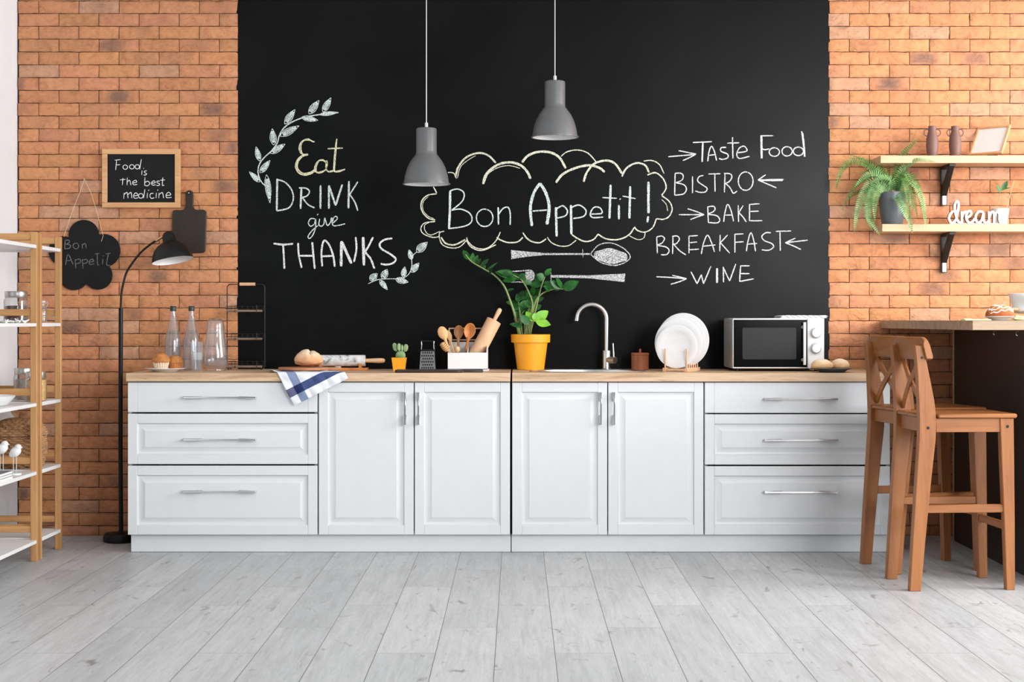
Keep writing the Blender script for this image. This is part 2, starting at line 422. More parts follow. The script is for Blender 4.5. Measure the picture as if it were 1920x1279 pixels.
M['chalkc'] = chalk('cream_chalk', (.86, .84, .68, 1)); M['chalkg'] = chalk('smudged_grey_chalk', (.22, .23, .23, 1), .44); M['paint'] = plain('white_marker', (.8, .8, .78, 1), .8)
M['glass'] = glass('clear_glass', (.93, .945, .96, 1), haze=.05); M['water'] = glass('water', (.88, .905, .93, 1), .35, .7); M['frost'] = glass('etched_glass', haze=.16)
M['glassjar'] = glass('jar_glass', (.96, .97, .98, 1), .5, .85, .025)
M['cap'] = plain('dark_green_cap', (.012, .03, .028, 1), .4)
M['muffin'] = plain('muffin_crumb', lin(190, 124, 66), .85, var=.25, nscale=45, bump=.7)
M['paper'] = plain('muffin_paper', lin(226, 202, 176), .8, var=.06)
M['bread'] = mat_bread('crusty_bread', lin(226, 178, 132), lin(190, 122, 72), lin(240, 218, 192))
M['roll'] = mat_bread('bread_roll', lin(234, 194, 146), lin(216, 160, 96), lin(246, 226, 200))
M['braid'] = mat_bread('glazed_loaf', lin(182, 96, 38), lin(140, 64, 22), lin(214, 150, 88))
M['marble'] = mat_marble(); M['towel'] = mat_towel()
M['bar'] = plain('dark_brown_laminate', lin(34, 26, 23), .42, var=.08, nscale=5)
M['bartop'] = wood('bar_top_oak', lin(174, 150, 124), lin(152, 126, 102), 0, 6, .5, 14)
M['mauve'] = plain('mauve_ceramic', lin(118, 84, 75), .55, var=.03)
M['mdf'] = plain('brown_mdf', lin(140, 98, 66), .8)
M['silver'] = plain('silver_plastic', (.66, .66, .66, 1), .35, .35, var=.02)
M['blackglass'] = plain('black_glass', (.003, .003, .003, 1), .12, 0, var=.05, spec=.12)
M['greyglass'] = plain('oven_window', (.018, .018, .019, 1), .3, 0, var=.05, spec=.2)
M['greyprint'] = plain('grey_print', (.2, .2, .2, 1), .7)
M['wicker'] = wood('wicker', lin(176, 134, 94), lin(112, 74, 44), 0, 26, .75, 3, dark=lin(100, 66, 40))
M['cocoa'] = plain('cocoa_powder', lin(92, 52, 38), .95, var=.25, nscale=120, bump=.5)
M['flour'] = plain('oat_flour', lin(196, 180, 164), .95, var=.08, nscale=120, bump=.4)
M['pasta'] = plain('dry_pasta', lin(232, 184, 92), .6, var=.2, nscale=60, bump=.6)
M['lid'] = plain('brushed_lid', (.56, .56, .56, 1), .32, .9, var=.06)
M['page'] = plain('paper_pages', (.84, .84, .83, 1), .8, var=.01); M['greycover'] = plain('grey_cover', lin(120, 120, 122), .6)
M['napkin'] = plain('yellow_napkin', lin(230, 222, 176), .9, var=.05)
M['greyteapot'] = plain('grey_stoneware', lin(168, 160, 156), .4, var=.06, nscale=60)
M['linen'] = plain('white_linen', (.78, .78, .78, 1), .95, var=.05, nscale=80, bump=.3)
M['black_stripe'] = plain('grey_stitching', (.16, .17, .18, 1), .9)
M['grate'] = plain('grater_steel', lin(150, 152, 155), .36, .7, var=.04)
M['hole'] = plain('dark_recess', (.008, .008, .008, 1), .8)

# ------------------------------------------------------------------ the room shell
def struct(o): o['kind'] = 'structure'; return o
WX0, WX1, BX0, BX1 = -2.575, 5.15, -1.436, 1.599      # left wall, right wall, black panel edges
struct(MB().box((WX0-.1, -8.6, -.05), (WX1+.1, .1, 0), 0).build('floor', M['floor']))
struct(MB().box((WX0-.1, -6.2, 2.95), (WX1+.1, .1, 3.05), 0).build('ceiling', M['ceil']))
struct(MB().box((WX0-.1, -6.2, 0), (WX0, .1, 2.95), 0).build('wall_left', M['white_wall']))
wb = MB()
wb.box((WX0, .014, 0), (WX1, .1, 2.95), 0)
wall = struct(wb.build('wall_back', M['mortar']))
pn = MB(); pn.box((BX0-.01, .006, 0), (BX1+.01, .0142, 2.95), .001)
pn.build('blackboard_panel', M['black'], wall)
wr = MB()                                              # right wall with a wide window opening
wr.box((WX1, -.8, 0), (WX1+.12, .1, 2.95), 0); wr.box((WX1, -6.2, 0), (WX1+.12, -3.7, 2.95), 0)
wr.box((WX1, -3.7, 0), (WX1+.12, -.8, .9), 0); wr.box((WX1, -3.7, 2.8), (WX1+.12, -.8, 2.95), 0)
struct(wr.build('wall_right', M['white_wall']))
wf = MB()
for y in (-3.7, -2.28, -.86): wf.box((WX1+.03, y, .9), (WX1+.09, y+.06, 2.8), .005)
for z in (.9, 2.74): wf.box((WX1+.03, -3.64, z), (WX1+.09, -.86, z+.06), .005)
struct(wf.build('window_1', M['white']))

def bricks(x0, x1, phase, seed, name):
    random.seed(seed); g = MB(); cols = []
    ch, bl, gap = .0659, .2066, .0034
    top = CAMH+(VY-1)/S(0)
    k = -4
    while True:
        z1 = top-k*ch; z0 = z1-ch
        if z1 < .02: break
        k += 1
        if z0 > 2.95: continue
        x = x0-bl+((phase+(bl/2 if k % 2 else 0)) % bl)
        while x < x1:
            a, b_ = max(x, x0), min(x+bl, x1); xx = x; x += bl
            if b_-a < .012: continue
            r = random.random()
            base = Vector((.60, .268, .124))*random.uniform(.92, 1.08)
            base = Vector((base.x*random.uniform(.985, 1.015), base.y*random.uniform(.975, 1.035), base.z*random.uniform(.98, 1.15)))
            if random.random() < .12: base = base.lerp(Vector((.55, .32, .21)), .7)
            smudge = random.uniform(.5, .95) if random.random() < .09 else (random.uniform(.05, .3) if random.random() < .25 else 0)
            scx, scw = random.uniform(.3, .7), random.uniform(.25, .5)
            NX, NZ = max(2, round(9*(b_-a)/bl)), 4
            zt, zb = min(z1-gap/2, 2.949), max(z0+gap/2, .001)
            dep = random.uniform(-.0015, .002)
            tl = random.uniform(-.0012, .0012)
            vs = []; fs = []
            def jit(px, pz, s_): return noise.noise(Vector((px*42+seed, pz*42, s_)))
            for j in range(NZ+1):
                for i in range(NX+1):
                    px = a+gap/2+(b_-a-gap)*i/NX; pz = zb+(zt-zb)*j/NZ
                    ex = min(i, NX-i); ez = min(j, NZ-j); e = min(ex, ez)
                    jx = jit(px, pz, 1)*.0016 if ex == 0 else 0
                    jz = jit(px, pz, 2)*.0020+tl*(i/NX-.5)*2 if ez == 0 else 0
                    y = dep+(.0045 if e == 0 else 0)+jit(px*.7, pz*.7, 3)*.0016
                    if e == 0 and jit(px*1.7, pz*1.7, 5) > .42: y += .004
                    vs.append((px+jx, y, pz+jz))
                    sx = (px-xx)/bl
                    sm = smudge*math.exp(-((sx-scx)/scw)**4*3)*(1 if e > 0 else .45)
                    c = base.lerp(Vector((.20, .118, .092)), sm)
                    if e == 0: c = c*random.uniform(.8, 1.05)
                    cols.append((c.x, c.y, c.z, 1))
            for j in range(NZ):
                for i in range(NX):
                    o = j*(NX+1)+i; fs.append((o, o+1, o+NX+2, o+NX+1))
            ring = [i for i in range(NX+1)]+[j*(NX+1)+NX for j in range(1, NZ+1)]+[NZ*(NX+1)+i for i in range(NX-1, -1, -1)]+[j*(NX+1) for j in range(NZ-1, 0, -1)]
            n = len(vs)
            for q in ring:
                v = vs[q]; vs.append((v[0], .0145, v[2])); cols.append((base.x*.7, base.y*.7, base.z*.7, 1))
            m_ = len(ring)
            for q in range(m_): fs.append((ring[q], n+q, n+(q+1) % m_, ring[(q+1) % m_]))
            g.add(vs, fs)
    return g.build(name, M['brick'], wall, smooth=50, cols=cols)
bricks(WX0+.004, BX0-.001, (108.3-VX)/S(0)-WX0, 3, 'brick_facing')
bricks(BX1+.001, WX1-.004, (1592.5-VX)/S(0)-BX1, 8, 'brick_facing')

# ------------------------------------------------------------------ chalk on the black wall
def conv(o, s): return lambda p: (o[0]+p[0]/s, o[1]+p[1]/s)
def ell(cx, cy, rx, ry, a0=-80, a1=290, n=14):
    return [(cx+rx*math.cos(R(a0+(a1-a0)*i/n)), cy+ry*math.sin(R(a0+(a1-a0)*i/n))) for i in range(n+1)]
class Chalk:
    def __init__(s, tr, place, w): s.tr = tr; s.place = place; s.w = w; s.g = MB(); s.rnd = random.Random(5); s.k = 0
    def st(s, pts, w=None, sm=True):
        """one stroke; width w in source px of the photo"""
        w = w or s.w
        p2 = [Vector(s.tr(p)) for p in pts]
        if sm and len(p2) > 2: p2 = [Vector((v.x, v.y)) for v in smooth_pts([(p.x, p.y, 0) for p in p2], 6)]
        else:
            q = []
            for a, b_ in zip(p2, p2[1:]):
                n = max(2, int((b_-a).length/4)); q += [a.lerp(b_, i/n) for i in range(n)]
            p2 = q+[p2[-1]]
        vs = []; fs = []; s.k += 1
        for i, p in enumerate(p2):
            t = (p2[min(i+1, len(p2)-1)]-p2[max(i-1, 0)])
            t = t.normalized() if t.length > 0 else Vector((1, 0)); n = Vector((-t.y, t.x))
            ww = w*.5*(1+.22*noise.noise(Vector((p.x*.2, p.y*.2, s.k))))
            if i in (0, len(p2)-1): ww *= .7
            ww *= .86
            vs += [s.place(p+n*ww, s.k), s.place(p-n*ww, s.k)]
        for i in range(len(p2)-1): fs.append((2*i, 2*i+1, 2*i+3, 2*i+2))
        s.g.add(vs, fs); return s
    def poly(s, pts):
        s.k += 1; s.g.add([s.place(Vector(s.tr(p)), s.k) for p in pts], [tuple(range(len(pts)))]); return s
    def leaf(s, a, b_, wd, hatch=True):
        a = Vector(a); b_ = Vector(b_); t = b_-a; L = t.length; t.normalize(); n = Vector((-t.y, t.x))
        def side(sg, k=1): return [tuple(a+t*L*u+n*sg*wd*.5*k*math.sin(math.pi*u**.8)) for u in (0, .15, .35, .6, .85, 1)]
        s.st(side(1), 1.3); s.st(side(-1), 1.3)
        if hatch:
            for k in (-.62, -.3, 0, .3, .6): s.st(side(1, k)[1:5], 1.5)
    def done(s, name, mat, parent, label=None):
        o = s.g.build(name, mat, parent, smooth=0, label=label); return o
PW = lambda p, k: P(p.x, p.y, .0056-.00004*(k % 12))
A_ = conv((440, 160), 3.197); B_ = conv((740, 220), 3.5556); C_ = conv((1210, 220), 3.763)
c = Chalk(A_, PW, 2.2)
c.st([(622,163),(540,172),(460,183),(390,200),(330,228),(290,262),(268,300),(255,345),(225,390),(180,430),(150,470),(140,515),(150,560),(175,595),(210,608)], 2.6)
for a, b_, wd in (((528,160),(577,75),36),((445,172),(506,90),40),((510,175),(618,163),22),((400,192),(500,210),32),((300,232),(362,145),38),((272,305),(385,243),40),((235,358),(225,260),38),((215,408),(302,352),36),((150,455),(128,368),30),((152,525),(212,450),34),((150,580),(88,518),28),((190,535),(212,705),34)): c.leaf(a, b_, wd)
c.done('chalk_leaf_branch', M['chalkm'], wall, 'mint chalk branch of leaves curving beside the word Eat')
c = Chalk(A_, PW, 2)
c.st([(800,1190),(860,1165),(930,1160),(1000,1158),(1045,1130),(1062,1080),(1062,1030),(1090,1000)], 1.6)
for a, b_, wd in (((1090,1000),(1155,940),45),((1062,1045),(1045,985),28),((1058,1120),(1105,1065),36),((1010,1150),(1020,1088),30),((965,1162),(1040,1180),36),((885,1160),(915,1102),40),((812,1170),(855,1128),40),((870,1168),(915,1225),28)): c.leaf(a, b_, wd)
c.done('chalk_leaf_branch', M['chalkm'], wall, 'small mint chalk branch under the word THANKS')
c = Chalk(A_, PW, 3.6)
for d in (0, 9):
    c.st([(470+d,340),(440,322+d*.6),(405+d*.5,335),(388+d,365),(392+d,400),(415,415),(440,412)], 2.6)
    c.st([(440,412+d*.6),(405+d,422),(375+d,450),(366+d,490),(385+d,525-d*.7),(420,538-d),(460,528-d),(487,508-d)], 3)
    c.st([(555,470),(530,447+d*.5),(500+d*.5,455),(480+d,490),(485+d*.7,518),(515,525-d*.7),(545,505),(555,470),(551,452),(547,490),(557,515),(580,518-d*.5),(600,508)], 2.4)
    c.st([(612,320),(606-d*.6,400),(600-d*.6,480),(600-d*.5,515),(625,518-d*.6),(662,503)], 2.6)
c.st([(558,380),(648,376)], 3)
c.done('chalk_lettering', M['chalky'], wall, 'yellow chalk word Eat')
c = Chalk(A_, PW, 4)
for s_ in ([(255,560),(252,750)],[(400,615),(395,740)],[(515,600),(514,740)],[(565,600),(565,740)],[(565,600),(605,720)],[(605,720),(645,595)],[(685,575),(682,738)]): c.st(s_, 4.2, False)
for s_ in ([(250,565),(300,580),(340,625),(352,680),(330,730),(290,746),(250,752)],[(385,615),(430,618),(448,640),(430,665),(400,672)],[(405,672),(440,715),(480,735)],[(738,578),(715,615),(690,655)],[(690,655),(720,700),(738,752)]): c.st(s_, 3)
c.done('chalk_lettering', M['chalkm'], wall, 'white chalk word DRINK')
c = Chalk(A_, PW, 2.2)
for s_ in ([(480,800),(455,800),(442,825),(455,845),(478,830),(485,800),(485,850),(470,895),(450,918),(440,905),(465,870),(500,840)],[(510,800),(505,835),(520,845),(535,830),(540,795),(555,840),(575,820),(580,795),(592,812)],[(590,825),(615,800),(605,785),(585,810),(590,840),(620,840),(662,830)],[(494,778),(501,771)]): c.st(s_)
c.done('chalk_lettering', M['chalkm'], wall, 'white chalk word give in joined script')
c = Chalk(A_, PW, 5)
for s_ in ([(232,948),(290,955),(350,950)],[(290,955),(295,1030),(298,1100)],[(380,945),(385,1020),(402,1095)],[(465,940),(472,1020),(480,1100)],[(390,1022),(475,1022)],[(525,1085),(520,1000),(535,932),(565,955),(590,1020),(600,1088)],[(520,1025),(595,1022)],[(715,1060),(730,980),(725,910)],[(830,910),(800,970),(785,1000),(815,1040),(838,1100)],[(945,918),(900,925),(870,950),(880,980),(930,1010),(965,1040),(950,1065),(910,1075),(875,1070)]): c.st(s_, 4)
for s_ in ([(640,935),(638,1085)],[(640,935),(700,1068)],[(770,910),(775,1080)]): c.st(s_, 6, False)
c.done('chalk_lettering', M['chalk'], wall, 'white chalk word THANKS')
# the cloud, its words and the cutlery
c = Chalk(B_, PW, 2.2)
arcs = [([(405,400),(425,330),(480,265),(560,238),(625,255),(675,305)],4),([(590,445),(610,380),(680,320),(765,300),(840,320),(885,365),(905,410)],5),([(850,300),(890,255),(960,230),(1040,235),(1100,270),(1140,340)],5),([(1110,260),(1150,230),(1220,218),(1290,240),(1345,300)],2.5),([(1075,435),(1120,380),(1200,340),(1290,320),(1360,335),(1400,365)],5),([(1260,430),(1280,370),(1330,310),(1410,288),(1470,310),(1515,375)],4.5),([(1515,395),(1545,340),(1610,305),(1670,320),(1695,370)],4),([(1660,292),(1715,288),(1765,315),(1795,375)],2.4),([(1685,385),(1740,370),(1790,410),(1810,470),(1780,520)],3),([(1780,522),(1830,560),(1850,610),(1830,660),(1790,680),(1745,675)],2.6),([(1780,548),(1810,580),(1820,625)],1.5),([(1745,675),(1720,735),(1670,765),(1620,755),(1598,730)],2.6),([(1598,735),(1560,785),(1490,815),(1410,810),(1355,778)],3),([(1670,770),(1660,805),(1620,815),(1565,790)],1.6),([(1355,780),(1325,815),(1270,828),(1215,805),(1180,780)],3),([(1210,820),(1160,855),(1100,858),(1045,835),(1018,800)],2.2),([(1010,810),(970,835),(920,830),(880,805),(855,768)],3),([(855,800),(820,830),(760,835),(710,820),(680,800)],3),([(705,765),(670,830),(610,875),(540,870),(490,830),(480,800)],2.4),([(675,850),(580,888),(510,865),(478,820)],2.4),([(480,820),(430,865),(370,870),(320,850),(300,810),(300,770),(330,760)],2.2),([(470,815),(400,850),(340,840),(310,800)],3.4),([(300,795),(250,800),(190,775),(175,740),(200,705),(270,695)],2.2),([(300,760),(240,785),(205,760),(200,720),(230,700)],1.8),([(270,685),(220,670),(180,620),(180,560),(220,520),(280,510)],2.6),([(262,676),(225,660),(190,620),(190,565),(225,528)],1.4),([(280,505),(270,485),(258,462)],2.4),([(412,408),(392,372),(355,368)],1.8),([(418,405),(440,330),(490,285),(540,255)],1.5),([(600,430),(625,375),(690,335),(765,322),(835,340)],1.8)]
for s_, w_ in arcs: c.st(s_, w_)
c.done('chalk_cloud', M['chalkc'], wall, 'cream chalk cloud outline around Bon Appetit')
c = Chalk(B_, PW, 3)
for s_, w_ in (([(370,490),(368,620),(362,745)],5),([(370,490),(420,478),(462,505),(450,560),(380,620)],2.8),([(380,620),(440,612),(500,640),(515,690),(470,725),(362,742)],2.8),(ell(600,670,55,58),2.6),([(690,600),(692,715)],3.4),([(692,650),(720,610),(755,600),(770,640),(770,718)],2.8),([(970,440),(930,500),(905,600),(915,725)],6),([(970,440),(1010,510),(1030,600),(1015,715)],6.5),([(920,625),(1020,618)],3),([(1075,600),(1080,795)],5),([(1080,610),(1120,590),(1150,620),(1140,655),(1085,672)],3),([(1175,585),(1178,780)],5),([(1180,600),(1230,585),(1275,620),(1260,660),(1190,675)],3),([(1310,645),(1380,640),(1370,605),(1330,600),(1305,640),(1320,668),(1390,665)],2.8),([(1440,450),(1432,675)],5),([(1385,535),(1480,540)],2.6),([(1495,585),(1495,680)],4.5),([(1498,549),(1508,541)],2.5),([(1570,460),(1565,675)],5),([(1520,525),(1605,542)],2.6),([(1692,430),(1692,640)],5.5),([(1690,660),(1685,700)],5.5)): c.st(s_, w_)
c.done('chalk_lettering', M['chalkm'], wall, 'white chalk words Bon Appetit with exclamation mark inside the cloud')
c = Chalk(B_, PW, 2)
c.poly([(778,885),(780,945),(880,930),(1000,918),(1300,917),(1300,906),(1000,905),(880,895)])
c.st([(778,883),(780,946)], 2); c.st([(1253,880),(1256,935)], 1.4)
c.st([(1305,912),(1360,852),(1440,838),(1520,870),(1570,925),(1540,965),(1465,988),(1380,970),(1330,935),(1305,912)], 2.2)
c.poly([(1440+112*math.cos(R(12*i))+6*math.sin(R(12*i)),926+50*math.sin(R(12*i))+5*math.cos(R(12*i))+4*math.sin(R(60*i))) for i in range(30)])
c.done('chalk_spoon', M['chalkfill'], wall, 'white chalk drawing of a spoon')
c = Chalk(B_, PW, 2)
c.poly([(1040,1052),(1040,1068),(1300,1074),(1530,1098),(1535,1042),(1300,1054)]); c.st([(1042,1038),(1043,1090)], 1.4); c.st([(1535,1040),(1530,1100)], 1.6)
c.st([(780,1028),(850,1024),(910,1022),(932,1050)], 2.4); c.st([(770,1098),(850,1098),(905,1095),(932,1070)], 2.4); c.st([(800,1060),(900,1058)], 2.2)
c.poly([(870,1032),(910,1026),(935,1052),(935,1072),(905,1092),(870,1085)])
c.done('chalk_fork', M['chalkfill'], wall, 'white chalk drawing of a fork')
def word(tr, strokes, w, label, mat='chalk', name='chalk_lettering', place=PW, par=wall):
    c = Chalk(tr, place, w)
    for s_ in strokes: c.st(s_, w, len(s_) > 2)
    return c.done(name, M[mat], par, label)
def arrow(strokes): word(C_, strokes, 2.4, None, 'chalk', 'chalk_arrow')
arrow([[(162,278),(355,262)],[(235,235),(300,248),(358,260)],[(265,305),(310,285),(355,262)]])
word(C_, [[(335,178),(470,172)],[(408,180),(402,315)],[(404,180),(399,315)],[(440,310),(450,240),(468,205),(490,250),(502,305)],[(450,268),(498,262)],[(570,212),(535,215),(535,240),(580,260),(580,285),(545,297),(520,290)],[(615,140),(618,290)],[(578,182),(662,180)],[(648,250),(715,238),(700,205),(665,215),(645,260),(665,290),(735,275)],[(815,130),(818,290)],[(822,130),(824,290)],[(812,130),(902,130)],[(818,222),(845,228),(875,222)],ell(910,245,36,30),ell(1000,240,36,33),ell(1080,240,36,30),[(1103,98),(1115,190),(1122,278)],[(1110,110),(1120,190),(1127,278)]], 2.5, 'white chalk words Taste Food')
word(C_, [[(210,395),(207,550)],[(210,395),(250,395),(268,415),(255,445),(215,462)],[(215,462),(270,475),(290,505),(270,540),(207,550)],[(333,415),(333,535)],[(410,410),(378,420),(370,450),(400,475),(435,500),(425,525),(390,530),(352,520)],[(445,400),(530,398)],[(490,400),(492,525)],[(562,395),(558,530)],[(555,395),(600,400),(610,425),(590,455),(565,465)],[(565,465),(600,500),(620,535),(648,520)],ell(708,450,52,65)], 2.4, 'white chalk word BISTRO')
arrow([[(795,442),(975,438)],[(800,446),(970,446)],[(795,442),(850,405)],[(795,442),(860,470),(925,498)]])
arrow([[(237,687),(415,687)],[(298,645),(360,665),(415,687)],[(318,722),(360,705),(415,687)]])
word(C_, [[(440,630),(445,745)],[(440,632),(480,628),(492,645),(480,665),(445,680)],[(445,685),(505,695),(525,725),(505,745),(445,742)],[(553,738),(560,680),(580,615),(605,660),(622,735)],[(562,690),(615,690)],[(655,620),(658,738)],[(690,622),(660,672)],[(660,672),(690,705),(712,738)],[(735,612),(735,732)],[(735,615),(805,610)],[(735,665),(800,662)],[(735,730),(825,730)]], 2.4, 'white chalk word BAKE')
word(C_, [[(80,845),(85,960)],[(80,845),(115,838),(135,855),(120,885),(88,900)],[(88,905),(145,915),(168,940),(150,968),(110,970)],[(195,845),(192,965)],[(188,840),(225,838),(240,860),(220,890),(195,895)],[(200,895),(240,940),(285,970)],[(308,835),(308,960)],[(308,838),(370,835)],[(308,885),(365,880)],[(308,935),(378,930)],[(395,965),(410,890),(438,832),(465,880),(488,950)],[(405,910),(495,900)],[(528,830),(525,945)],[(580,830),(530,885)],[(530,885),(595,958)],[(632,825),(632,955)],[(628,825),(692,822)],[(632,882),(695,878)],[(713,945),(725,870),(745,815),(765,870),(777,945)],[(720,895),(788,890)],[(885,815),(850,815),(822,840),(840,870),(890,890),(905,915),(870,938),(822,935)],[(920,805),(1028,802)],[(950,810),(952,942)]], 2.4, 'white chalk word BREAKFAST')
arrow([[(988,885),(1145,867)],[(988,885),(1058,853)],[(988,885),(1050,910),(1098,933)]])
arrow([[(78,1125),(180,1130),(290,1140)],[(190,1115),(290,1138)],[(180,1178),(240,1160),(290,1140)]])
word(C_, [[(322,1090),(365,1175)],[(365,1175),(395,1110)],[(395,1110),(410,1175)],[(410,1175),(462,1052)],[(503,1065),(503,1168)],[(509,1065),(509,1168)],[(550,1055),(552,1165)],[(550,1060),(595,1155)],[(595,1155),(638,1035)],[(672,1048),(665,1160)],[(672,1048),(735,1048)],[(668,1103),(735,1103)],[(665,1158),(765,1140)]], 2.6, 'white chalk word WINE')

# ------------------------------------------------------------------ kitchen cabinets
YD, ZB, ZT = -.595, .088, .818
SD = S(YD); DX = lambda x: (x-VX)/SD; DZ = lambda y: CAMH+(VY-y)/SD
def front_panel(x0, x1, z0, z1, flat, name, parent):
    g = MB(); st = .0455; yb = YD+.02
    g.box((x0, YD, z0), (x0+st, yb, z1), .0022); g.box((x1-st, YD, z0), (x1, yb, z1), .0022)
    xi0, xi1 = x0+st, x1-st
    if flat: g.box((xi0, YD, z0), (xi1, yb, z1), .0018)
    else:
        rl = .046
        g.box((xi0, YD, z0), (xi1, yb, z0+rl), .0022); g.box((xi0, YD, z1-rl), (xi1, yb, z1), .0022)
        a, b_, c_, d = xi0, xi1, z0+rl, z1-rl
        def ring(i, y): return [(a+i, y, c_+i), (b_-i, y, c_+i), (b_-i, y, d-i), (a+i, y, d-i)]
        rs = [ring(0, YD+.0015), ring(.004, YD+.0085), ring(.0115, YD+.0105), ring(.0145, YD+.0105), ring(.0345, YD+.0020), ring(.0355, YD+.0006)]
        vs = [v for r in rs for v in r]; fs = []
        for i in range(len(rs)-1):
            for k in range(4): fs.append((i*4+k, i*4+(k+1) % 4, i*4+4+(k+1) % 4, i*4+4+k))
        fs.append(tuple(len(vs)-4+k for k in range(4))); g.add(vs, fs)
        g.box((a-.001, yb-.006, c_-.001), (b_+.001, yb, d+.001), 0)
    return g.build(name, M['cab'], parent, smooth=25)
def handle(parent, a, b_, vertical=False):
    """bow handle from pixel a to pixel b_, its flat feet on the front"""
    g = MB(); h = .0042; y1 = YD-.03
    if not vertical:
        x0, x1, z = DX(a[0]), DX(b_[0]), DZ(a[1])
        g.box((x0, y1-.004, z-h), (x1, y1+.003, z+h), .0015)
        for u, sg in ((x0, 1), (x1, -1)):
            g.prism([(u, YD-.0002), (u+sg*.086, YD-.0002), (u+sg*.086, YD-.006), (u+sg*.02, y1+.002), (u, y1)], Matrix(((1, 0, 0, 0), (0, 0, 1, 0), (0, 1, 0, z-h-.0012), (0, 0, 0, 1))), 2*h+.0024)
    else:
        x, z0, z1 = DX(a[0]), DZ(b_[1]), DZ(a[1])
        g.box((x-h, y1-.004, z0), (x+h, y1+.003, z1), .0015)
        for u, sg in ((z0, 1), (z1, -1)):
            g.prism([(YD-.0002, u), (YD-.0002, u+sg*.045), (YD-.006, u+sg*.045), (y1+.002, u+sg*.012), (y1, u)], Matrix(((0, 1, 0, x-h-.0012), (1, 0, 0, 0), (0, 0, 1, 0), (0, 0, 0, 1))), 2*h+.0024)
    return g.build('handle', M['chrome'], parent)
def carcass(x0, x1, parent):
    g = MB(); t = .016
    g.box((x0, YD+.022, ZB), (x0+t, -.02, ZT-.0005), .001); g.box((x1-t, YD+.022, ZB), (x1, -.02, ZT-.0005), .001)
    g.box((x0+t, YD+.022, ZB), (x1-t, -.02, ZB+t), .001); g.box((x0+t, -.03, ZB+t), (x1-t, -.02, ZT-.0005), .001)
    g.box((x0+t, YD+.022, ZT-.02), (x1-t, YD+.09, ZT-.0005), .001)
    for (fx, fy) in ((x0+.06, -.48), (x1-.06, -.48), (x0+.06, -.09), (x1-.06, -.09)): g.lathe(cyl_prof(.02, 0, ZB), (fx, fy, 0), 12)
    return g.build('cabinet_body', M['carc'], parent)
def drawer_cabinet(px0, px1, rows, hx, label):
    x0, x1 = DX(px0), DX(px1)
    t = thing('drawer_cabinet', label, 'cabinet', ((x0+x1)/2, -.3, 0), 'lower kitchen cabinets')
    carcass(x0+.001, x1-.001, t)
    for i, (ya, yb, hy) in enumerate(rows):
        d = front_panel(x0+.0025, x1-.0025, DZ(yb), DZ(ya), i == 0, 'drawer', t)
        handle(d, (hx[0], hy), (hx[1], hy))
def door_cabinet(px0, pm, px1, ya, yb, hs, label):
    x0, xm, x1 = DX(px0), DX(pm), DX(px1)
    t = thing('door_cabinet', label, 'cabinet', ((x0+x1)/2, -.3, 0), 'lower kitchen cabinets')
    carcass(x0+.001, x1-.001, t)
    for (a, b_), hx in zip(((x0, xm), (xm, x1)), hs):
        d = front_panel(a+.0025, b_-.0025, DZ(yb), DZ(ya), False, 'door', t)
        handle(d, (hx, 735), (hx, 796), True)
drawer_cabinet(238.5, 596, ((717.5, 773, 745), (776, 870.5, 824), (873.5, 1003, 921)), (346, 482), 'white three-drawer kitchen cabinet under the bottles and the muffins')
door_cabinet(596.5, 776.5, 957, 717.5, 1003, (760, 785), 'white two-door kitchen cabinet under the cactus and the utensil box')
door_cabinet(959.5, 1139.5, 1320, 717.5, 1003, (1126, 1151), 'white two-door kitchen cabinet under the sink')
drawer_cabinet(1320.5, 1670, ((717.5, 774.5, 748), (777, 871.5, 825), (874.5, 1003, 922)), (1432, 1569), 'white three-drawer kitchen cabinet under the microwave, partly behind the stools')
for a, b_, lb in ((242, 957.5, 'white plinth board below the left pair of cabinets'), (959, 1667, 'white plinth board below the right pair of cabinets')):
    g = MB(); g.box((DX(a), -.557, .0015), (DX(b_), -.541, ZB-.001), .001)
    setp(g.build('plinth_board', M['cab'], loc=((DX(a)+DX(b_))/2, -.55, 0)), lb, 'plinth', 'kitchen plinth boards')
ZW = .858
WL, WRr = (-1.858, -.033), (-.024, 1.776)
g = MB(); g.box((WL[0], -.61, ZT), (WL[1], -.001, ZW), .002)
setp(g.build('worktop', M['oak'], loc=(-.95, -.3, ZT)), 'pale oak worktop on the left cabinets, a towel hanging over its edge', 'worktop', 'oak worktops')
SX, SY, SA, SB = .345, -.325, .268, .192
g = MB()
x0, x1, y0, y1 = WRr[0], WRr[1], -.61, -.001
angs = sorted([2*math.pi*k/64 for k in range(64)]+[math.atan2(y-SY, x-SX) % (2*math.pi) for x in (x0, x1) for y in (y0, y1)])
inn = [(SX+SA*math.cos(a), SY+SB*math.sin(a)) for a in angs]; outp = []
for a in angs:
    dx, dy = math.cos(a), math.sin(a); ts = []
    if dx > 1e-9: ts.append((x1-SX)/dx)
    if dx < -1e-9: ts.append((x0-SX)/dx)
    if dy > 1e-9: ts.append((y1-SY)/dy)
    if dy < -1e-9: ts.append((y0-SY)/dy)
    tt = min(ts); outp.append((SX+dx*tt, SY+dy*tt))
n = len(angs); vs = [(x, y, z) for z in (ZW, ZT) for r_ in (inn, outp) for (x, y) in r_]; fs = []
for k in range(n):
    j = (k+1) % n; fs += [(k, n+k, n+j, j), (2*n+k, 2*n+j, 3*n+j, 3*n+k), (n+k, 3*n+k, 3*n+j, n+j), (k, j, 2*n+j, 2*n+k)]
g.add(vs, fs)
setp(g.build('worktop', M['oak'], loc=(.87, -.3, ZT), smooth=20), 'pale oak worktop with the sink let into it', 'worktop', 'oak worktops')

